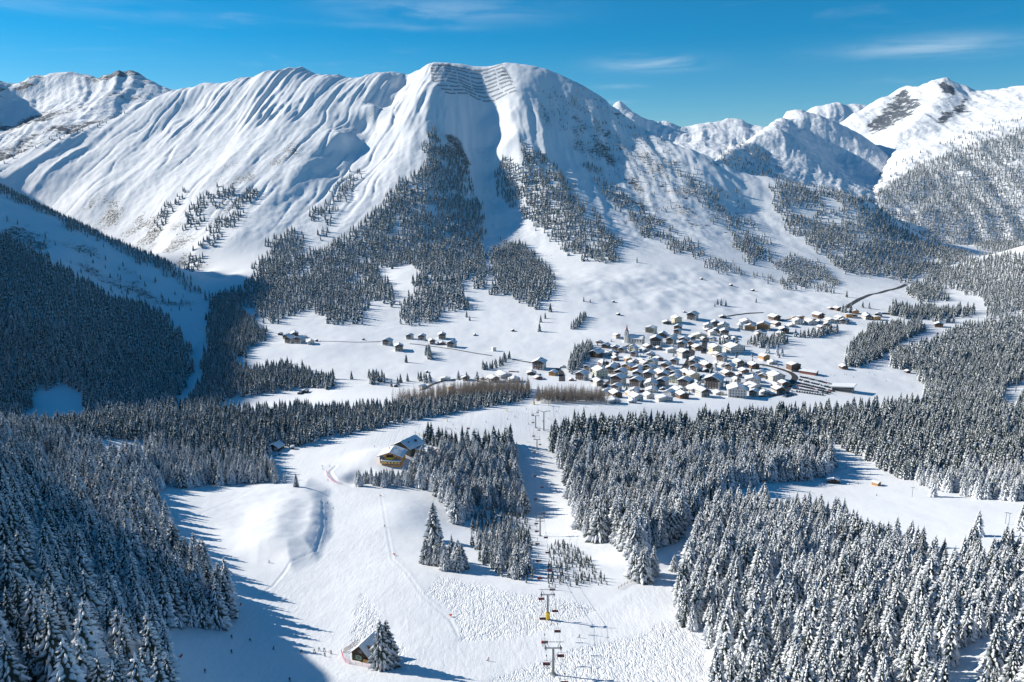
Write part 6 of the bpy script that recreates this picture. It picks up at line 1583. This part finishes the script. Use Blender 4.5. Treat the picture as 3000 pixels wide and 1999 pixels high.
# ------------------------------------------------------------------ planting
FT = np.array(FOOT)
_tx = np.array([t[0] for t in TREES]); _ty = np.array([t[1] for t in TREES])
clear = np.ones(len(TREES), bool)
for fx, fy, fr in FT: clear &= np.hypot(_tx - fx, _ty - fy) > fr + 1.5
for a, b in zip(heads[:-1], heads[1:]):        # the lift line stays open
    ax, ay = a.x, a.y; dx, dy = b.x - a.x, b.y - a.y
    tt = np.clip(((_tx - ax) * dx + (_ty - ay) * dy) / (dx * dx + dy * dy), 0, 1)
    clear &= ~((np.hypot(_tx - ax - tt * dx, _ty - ay - tt * dy) < 6.0) & (np.array([t[3] for t in TREES]) > 6))
SINGLES = [(1270,1585,24,'A',1,'tall lone spruce on the open slope above the lift'), (1117,1958,17.8,'A',2,'tall dark spruce right beside the log hut'), (1134,1950,17.0,'A',3,'second spruce close behind the one at the log hut'), (868,1427,10.5,'A',0,'small lone spruce on the brow of the knoll'), (834,1416,8,'H',1,'little spruce at the forest end above the knoll'), (808,1416,11,'A',1,'narrow spruce ending the row above the knoll'),
 (2733,1456,15,'H',0,'broad lone spruce in front of the right forest edge'), (2862,1572,16,'H',2,'tall spruce standing out above the lower right forest'), (2622,1604,18,'H',1,'pointed spruce at the edge of the right clearing'), (2665,1606,16,'A',2,'dark spruce right of the pointed one at the clearing'), (2990,1556,17,'H',0,'spruce at the far right rim of the clearing'),
 (1190,1063,13,'B',1,'lone spruce on the meadow below the hillside hamlet'), (1367,930,13,'B',0,'upper of two lone spruces on the mountain meadow'), (1376,940,10,'B',1,'lower of two lone spruces on the mountain meadow'), (1580,972,16,'B',2,'lowest spruce in the row on the meadow path'), (1584,945,14,'B',0,'second spruce in the row on the meadow path'), (1597,934,12,'B',1,'third spruce in the row on the meadow path'), (1612,914,17,'B',2,'top spruce in the row on the meadow path'), (1710,884,10,'B',0,'left of two small spruces above the copse'), (1729,887,8,'B',1,'right of two small spruces above the copse'),
 (1866,770,14,'C',1,'single far spruce at the foot of the forested lobe'), (2480,872,15,'B',1,'single spruce on the meadow above the country road'), (2468,916,17,'B',2,'first of the tall spruces by the country road'), (2477,918,18,'B',0,'second of the tall spruces by the country road'), (2492,916,19,'B',1,'tallest spruce where the country road leaves the village'), (2527,902,13,'B',2,'left spruce on the meadow inside the road curve'), (2546,905,14,'B',0,'right spruce on the meadow inside the road curve'), (2622,905,22,'B',1,'tall double spruce at the end of the valley strip'), (1768,1085,17,'B',2,'spruce standing alone below the church houses'), (2102,893,12,'B',1,'left spruce of the hillock group above the village'), (2112,896,14,'B',2,'middle spruce of the hillock group above the village'), (2126,897,13,'B',0,'right spruce of the hillock group above the village'), (2215,887,10,'B',1,'small spruce on the meadow above the orange hotel'), (2094,899,8,'B',0,'tiny spruce left of the hillock group'),
 (2108,1010,16,'B',1,'spruce at the upper street corner'), (2119,1008,15,'B',2,'second spruce at the upper street corner'), (2137,1010,17,'B',0,'spruce left of the white hotel'), (2157,1012,15,'B',1,'spruce above the white hotel roof'), (2248,1036,18,'H',1,'big spruce above the orange tall chalet'), (2276,1042,16,'H',0,'left of two snowy spruces by the ski meadow'), (2290,1044,15,'H',2,'right of two snowy spruces by the ski meadow'), (2100,1117,14,'H',1,'spruce in the low village gardens'), (2082,1105,12,'B',2,'slim spruce in the low village gardens'), (2160,1142,18,'B',0,'tall dark spruce among the low village roofs'), (2152,1140,12,'B',1,'smaller spruce beside the tall one among the roofs'), (2133,1140,12,'H',0,'snowy spruce left of the tall village spruce'), (2096,1086,11,'H',2,'round snowy spruce behind the dark chalet'),
 (1082,1128-20,13,'B',2,'lone spruce at the meadow foot'), (1194,1118,12,'B',0,'rounded spruce by the valley path'), (1030,1112,12,'B',1,'spruce left of the meadow foot group'), (1343,1113,13,'H',1,'spruce by the white houses in the valley'), (1398,1118,14,'B',2,'spruce between the valley houses'), (1415,1082,14,'B',0,'left spruce above the long white building'), (1367,1115,12,'B',1,'spruce right of the valley houses')]
# crown meshes need a standing tree each
groups = {}
_ord = [i for i in np.argsort(-size) if clear[i] and size[i] > 0]
IND = set(_ord[:250])
need = {me.name for ms in LODS.values() for me in ms if me.name[:5] != 'shrub'}
for lod, ms in LODS.items():
    for vi, me in enumerate(ms):
        if any(TREES[i][4] == lod and TREES[i][5] % len(ms) == vi for i in IND): continue
        for i in _ord:
            if TREES[i][4] == lod and TREES[i][5] % len(ms) == vi: IND.add(i); break
SLAB = {'bottom_left': ('shaded snowy spruce in the dark forest filling the lower left', 'spruces of the lower left forest'), 'bottom_right': ('snow-laden spruce in the dense forest filling the lower right', 'spruces of the lower right forest'), 'centre_right': ('tall spruce of the big wood right of the chairlift', 'spruces right of the chairlift'), 'restaurant': ('snowy spruce of the wood between restaurant and chairlift', 'spruces by the restaurant'), 'right_band': ('snowy spruce of the long forest right of the clearing', 'spruces of the right forest'), 'left_band': ('spruce of the forest band along the upper left piste', 'spruces of the left forest band'),
        'piste_clump': ('big snowy spruce in the clump by the wooden fence', 'spruce clump by the fence'), 'slope_clump': ('spruce of the small clump on the open slope', 'spruce clump on the slope'), 'young_west_tall': ('taller spruce among the young trees left of the lift', 'taller spruces among young trees'), 'young_west': ('young snowy spruce left of the lift line', 'young spruces left of the lift'), 'young_east': ('young snowy spruce right of the lift line', 'young spruces right of the lift'), 'piste_clump_small': ('small spruce right of the clump by the fence', 'small spruces by the fence')}
PLACE = {'restaurant_front': 'low spruces in front of the restaurant', 'left_band_east': 'low forest end beside the upper piste', 'gardens': 'scattered garden trees between the village houses', 'bottom_left': 'snowy spruce forest filling the lower left', 'left_band': 'forest band along the upper left piste', 'larch_west': 'bare brown larch stand left of the lift gap', 'larch_east': 'bare brown larch stand right of the lift gap', 'restaurant': 'spruce wood between restaurant and chairlift', 'young_west': 'snow-covered young trees left of the lift line', 'young_west_tall': 'taller spruces among the young trees', 'young_east': 'snow-covered young trees right of the lift line', 'slope_clump': 'small spruce clump on the open slope', 'centre_right': 'big spruce wood right of the chairlift', 'piste_clump': 'spruce clump by the wooden fence', 'piste_clump_small': 'few small spruces beside the fence clump', 'right_band': 'long spruce forest along the right side', 'valley_block': 'dark wood left of the right forest', 'valley_strip': 'strip of spruces across the valley floor', 'valley_wood': 'small wood beyond the country road', 'right_hill': 'forest on the hill at the right edge', 'middle_hill': 'dark forest on the middle hill', 'middle_hill_back': 'shaded forest behind the middle hill', 'flank_upper': 'scattered spruces beside the mountain piste', 'flank_patch': 'spruce patch low on the right flank', 'flank_row': 'snowy spruce row at the flank foot', 'foot_row': 'row of spruces along the meadow edge', 'foot_young': 'snowy young wood at the mountain foot', 'mountain_wood': 'frosted forest on the central mountain rib', 'mountain_wood_east': 'forest lobe right of the cleared line', 'mountain_lobe': 'forest lobe right of the central couloir', 'flank_strip': 'spruce strip down the right flank', 'flank_strip_top': 'sparse spruces along the right ridge', 'flank_sparse': 'scattered small spruces high on the right flank', 'couloir_wood': 'spruces on the upper left couloir rib', 'couloir_wood_low': 'spruces on the lower left couloir rib', 'couloir_wood_west': 'spruces on the western couloir rib', 'rib_wood': 'spruce wood on the lower left rib', 'rib_wood_high': 'spruces high beside the central rib', 'spur_slope': 'dark forest on the shaded left spur', 'spur_crest': 'spruce fringe along the left spur crest', 'spur_scatter': 'scattered spruces on the shaded spur', 'gorge_bank': 'spruce wood on the bank right of the gorge', 'church_bank': 'frosted wood on the bank left of the church', 'hillside_copse': 'small frosted copse above the church', 'village_park': 'spruces in the village park', 'village_edge': 'spruces at the upper village edge', 'meadow_west': 'spruce group at the left meadow foot', 'meadow_west_low': 'low spruce group by the meadow foot', 'meadow_mid': 'spruce group by the leaning white house', 'meadow_clump': 'spruce clump on the meadow slope', 'river_trees': 'trees along the stream', 'bottom_right': 'snow-laden forest filling the lower right', 'far_slope': 'vast frosted forest on the far right slope', 'far_slope_upper': 'thinning trees above the far right forest', 'pyramid_slope': 'tree bands on the pyramid mountain', 'left_ridge_trees': 'lone trees on the far left ridge'}
for i in sorted(IND):
    t = TREES[i]; ms = LODS[t[4]]
    nm = 'larch_tree' if t[4] == 'L' else 'spruce_tree'
    o = plant(t[0], t[1], t[2], t[3], ms[t[5] % len(ms)], 1.0, i * 1.7, nm)
    key = STANDS[t[6]]['key']
    lab, grp = SLAB.get(key, ('one tree of the ' + PLACE[key], 'trees of the ' + PLACE[key]))
    tag(o, lab, 'tree', grp)
for u, v, hgt, lod, vi, lab in SINGLES:
    p = hit(u, v)
    if p is None: continue
    tag(plant(p[0], p[1], p[2], hgt, LODS[lod][vi % len(LODS[lod])], 1.12, u * .7), lab, 'tree')
for si, st in enumerate(STANDS):
    items, crowns = [], []
    for i, t in enumerate(TREES):
        if t[6] != si or i in IND or not clear[i]: continue
        me = LODS[t[4]][t[5] % len(LODS[t[4]])]
        if me.name not in SOURCE: continue
        if me not in crowns: crowns.append(me)
        items.append((t[0], t[1], t[2], t[3], crowns.index(me), 0))
    if items: forest_object('forest', PLACE[st['key']], 'forest', items, crowns)
print('OBJECTS', len(bpy.data.objects))

# ------------------------------------------------------------------ air
def haze_box(density):
    mb = MB().box(-7500, 7500, -450, 9800, -400, 1500)
    m = bpy.data.materials.new('haze'); m.use_nodes = True
    n, l = m.node_tree.nodes, m.node_tree.links
    n.remove(n['Principled BSDF'])
    pv = n.new('ShaderNodeVolumePrincipled')
    pv.inputs['Color'].default_value = (0.55, 0.82, 1.0, 1)
    pv.inputs['Density'].default_value = density
    pv.inputs['Anisotropy'].default_value = 0.0
    l.new(pv.outputs[0], n['Material Output'].inputs['Volume'])
    o = bpy.data.objects.new('haze', mb.mesh('haze', [m])); COL.objects.link(o)
    o['kind'] = 'stuff'; o['label'] = 'thin blue winter haze in the valley air'
    return o
haze = haze_box(1.0e-5)
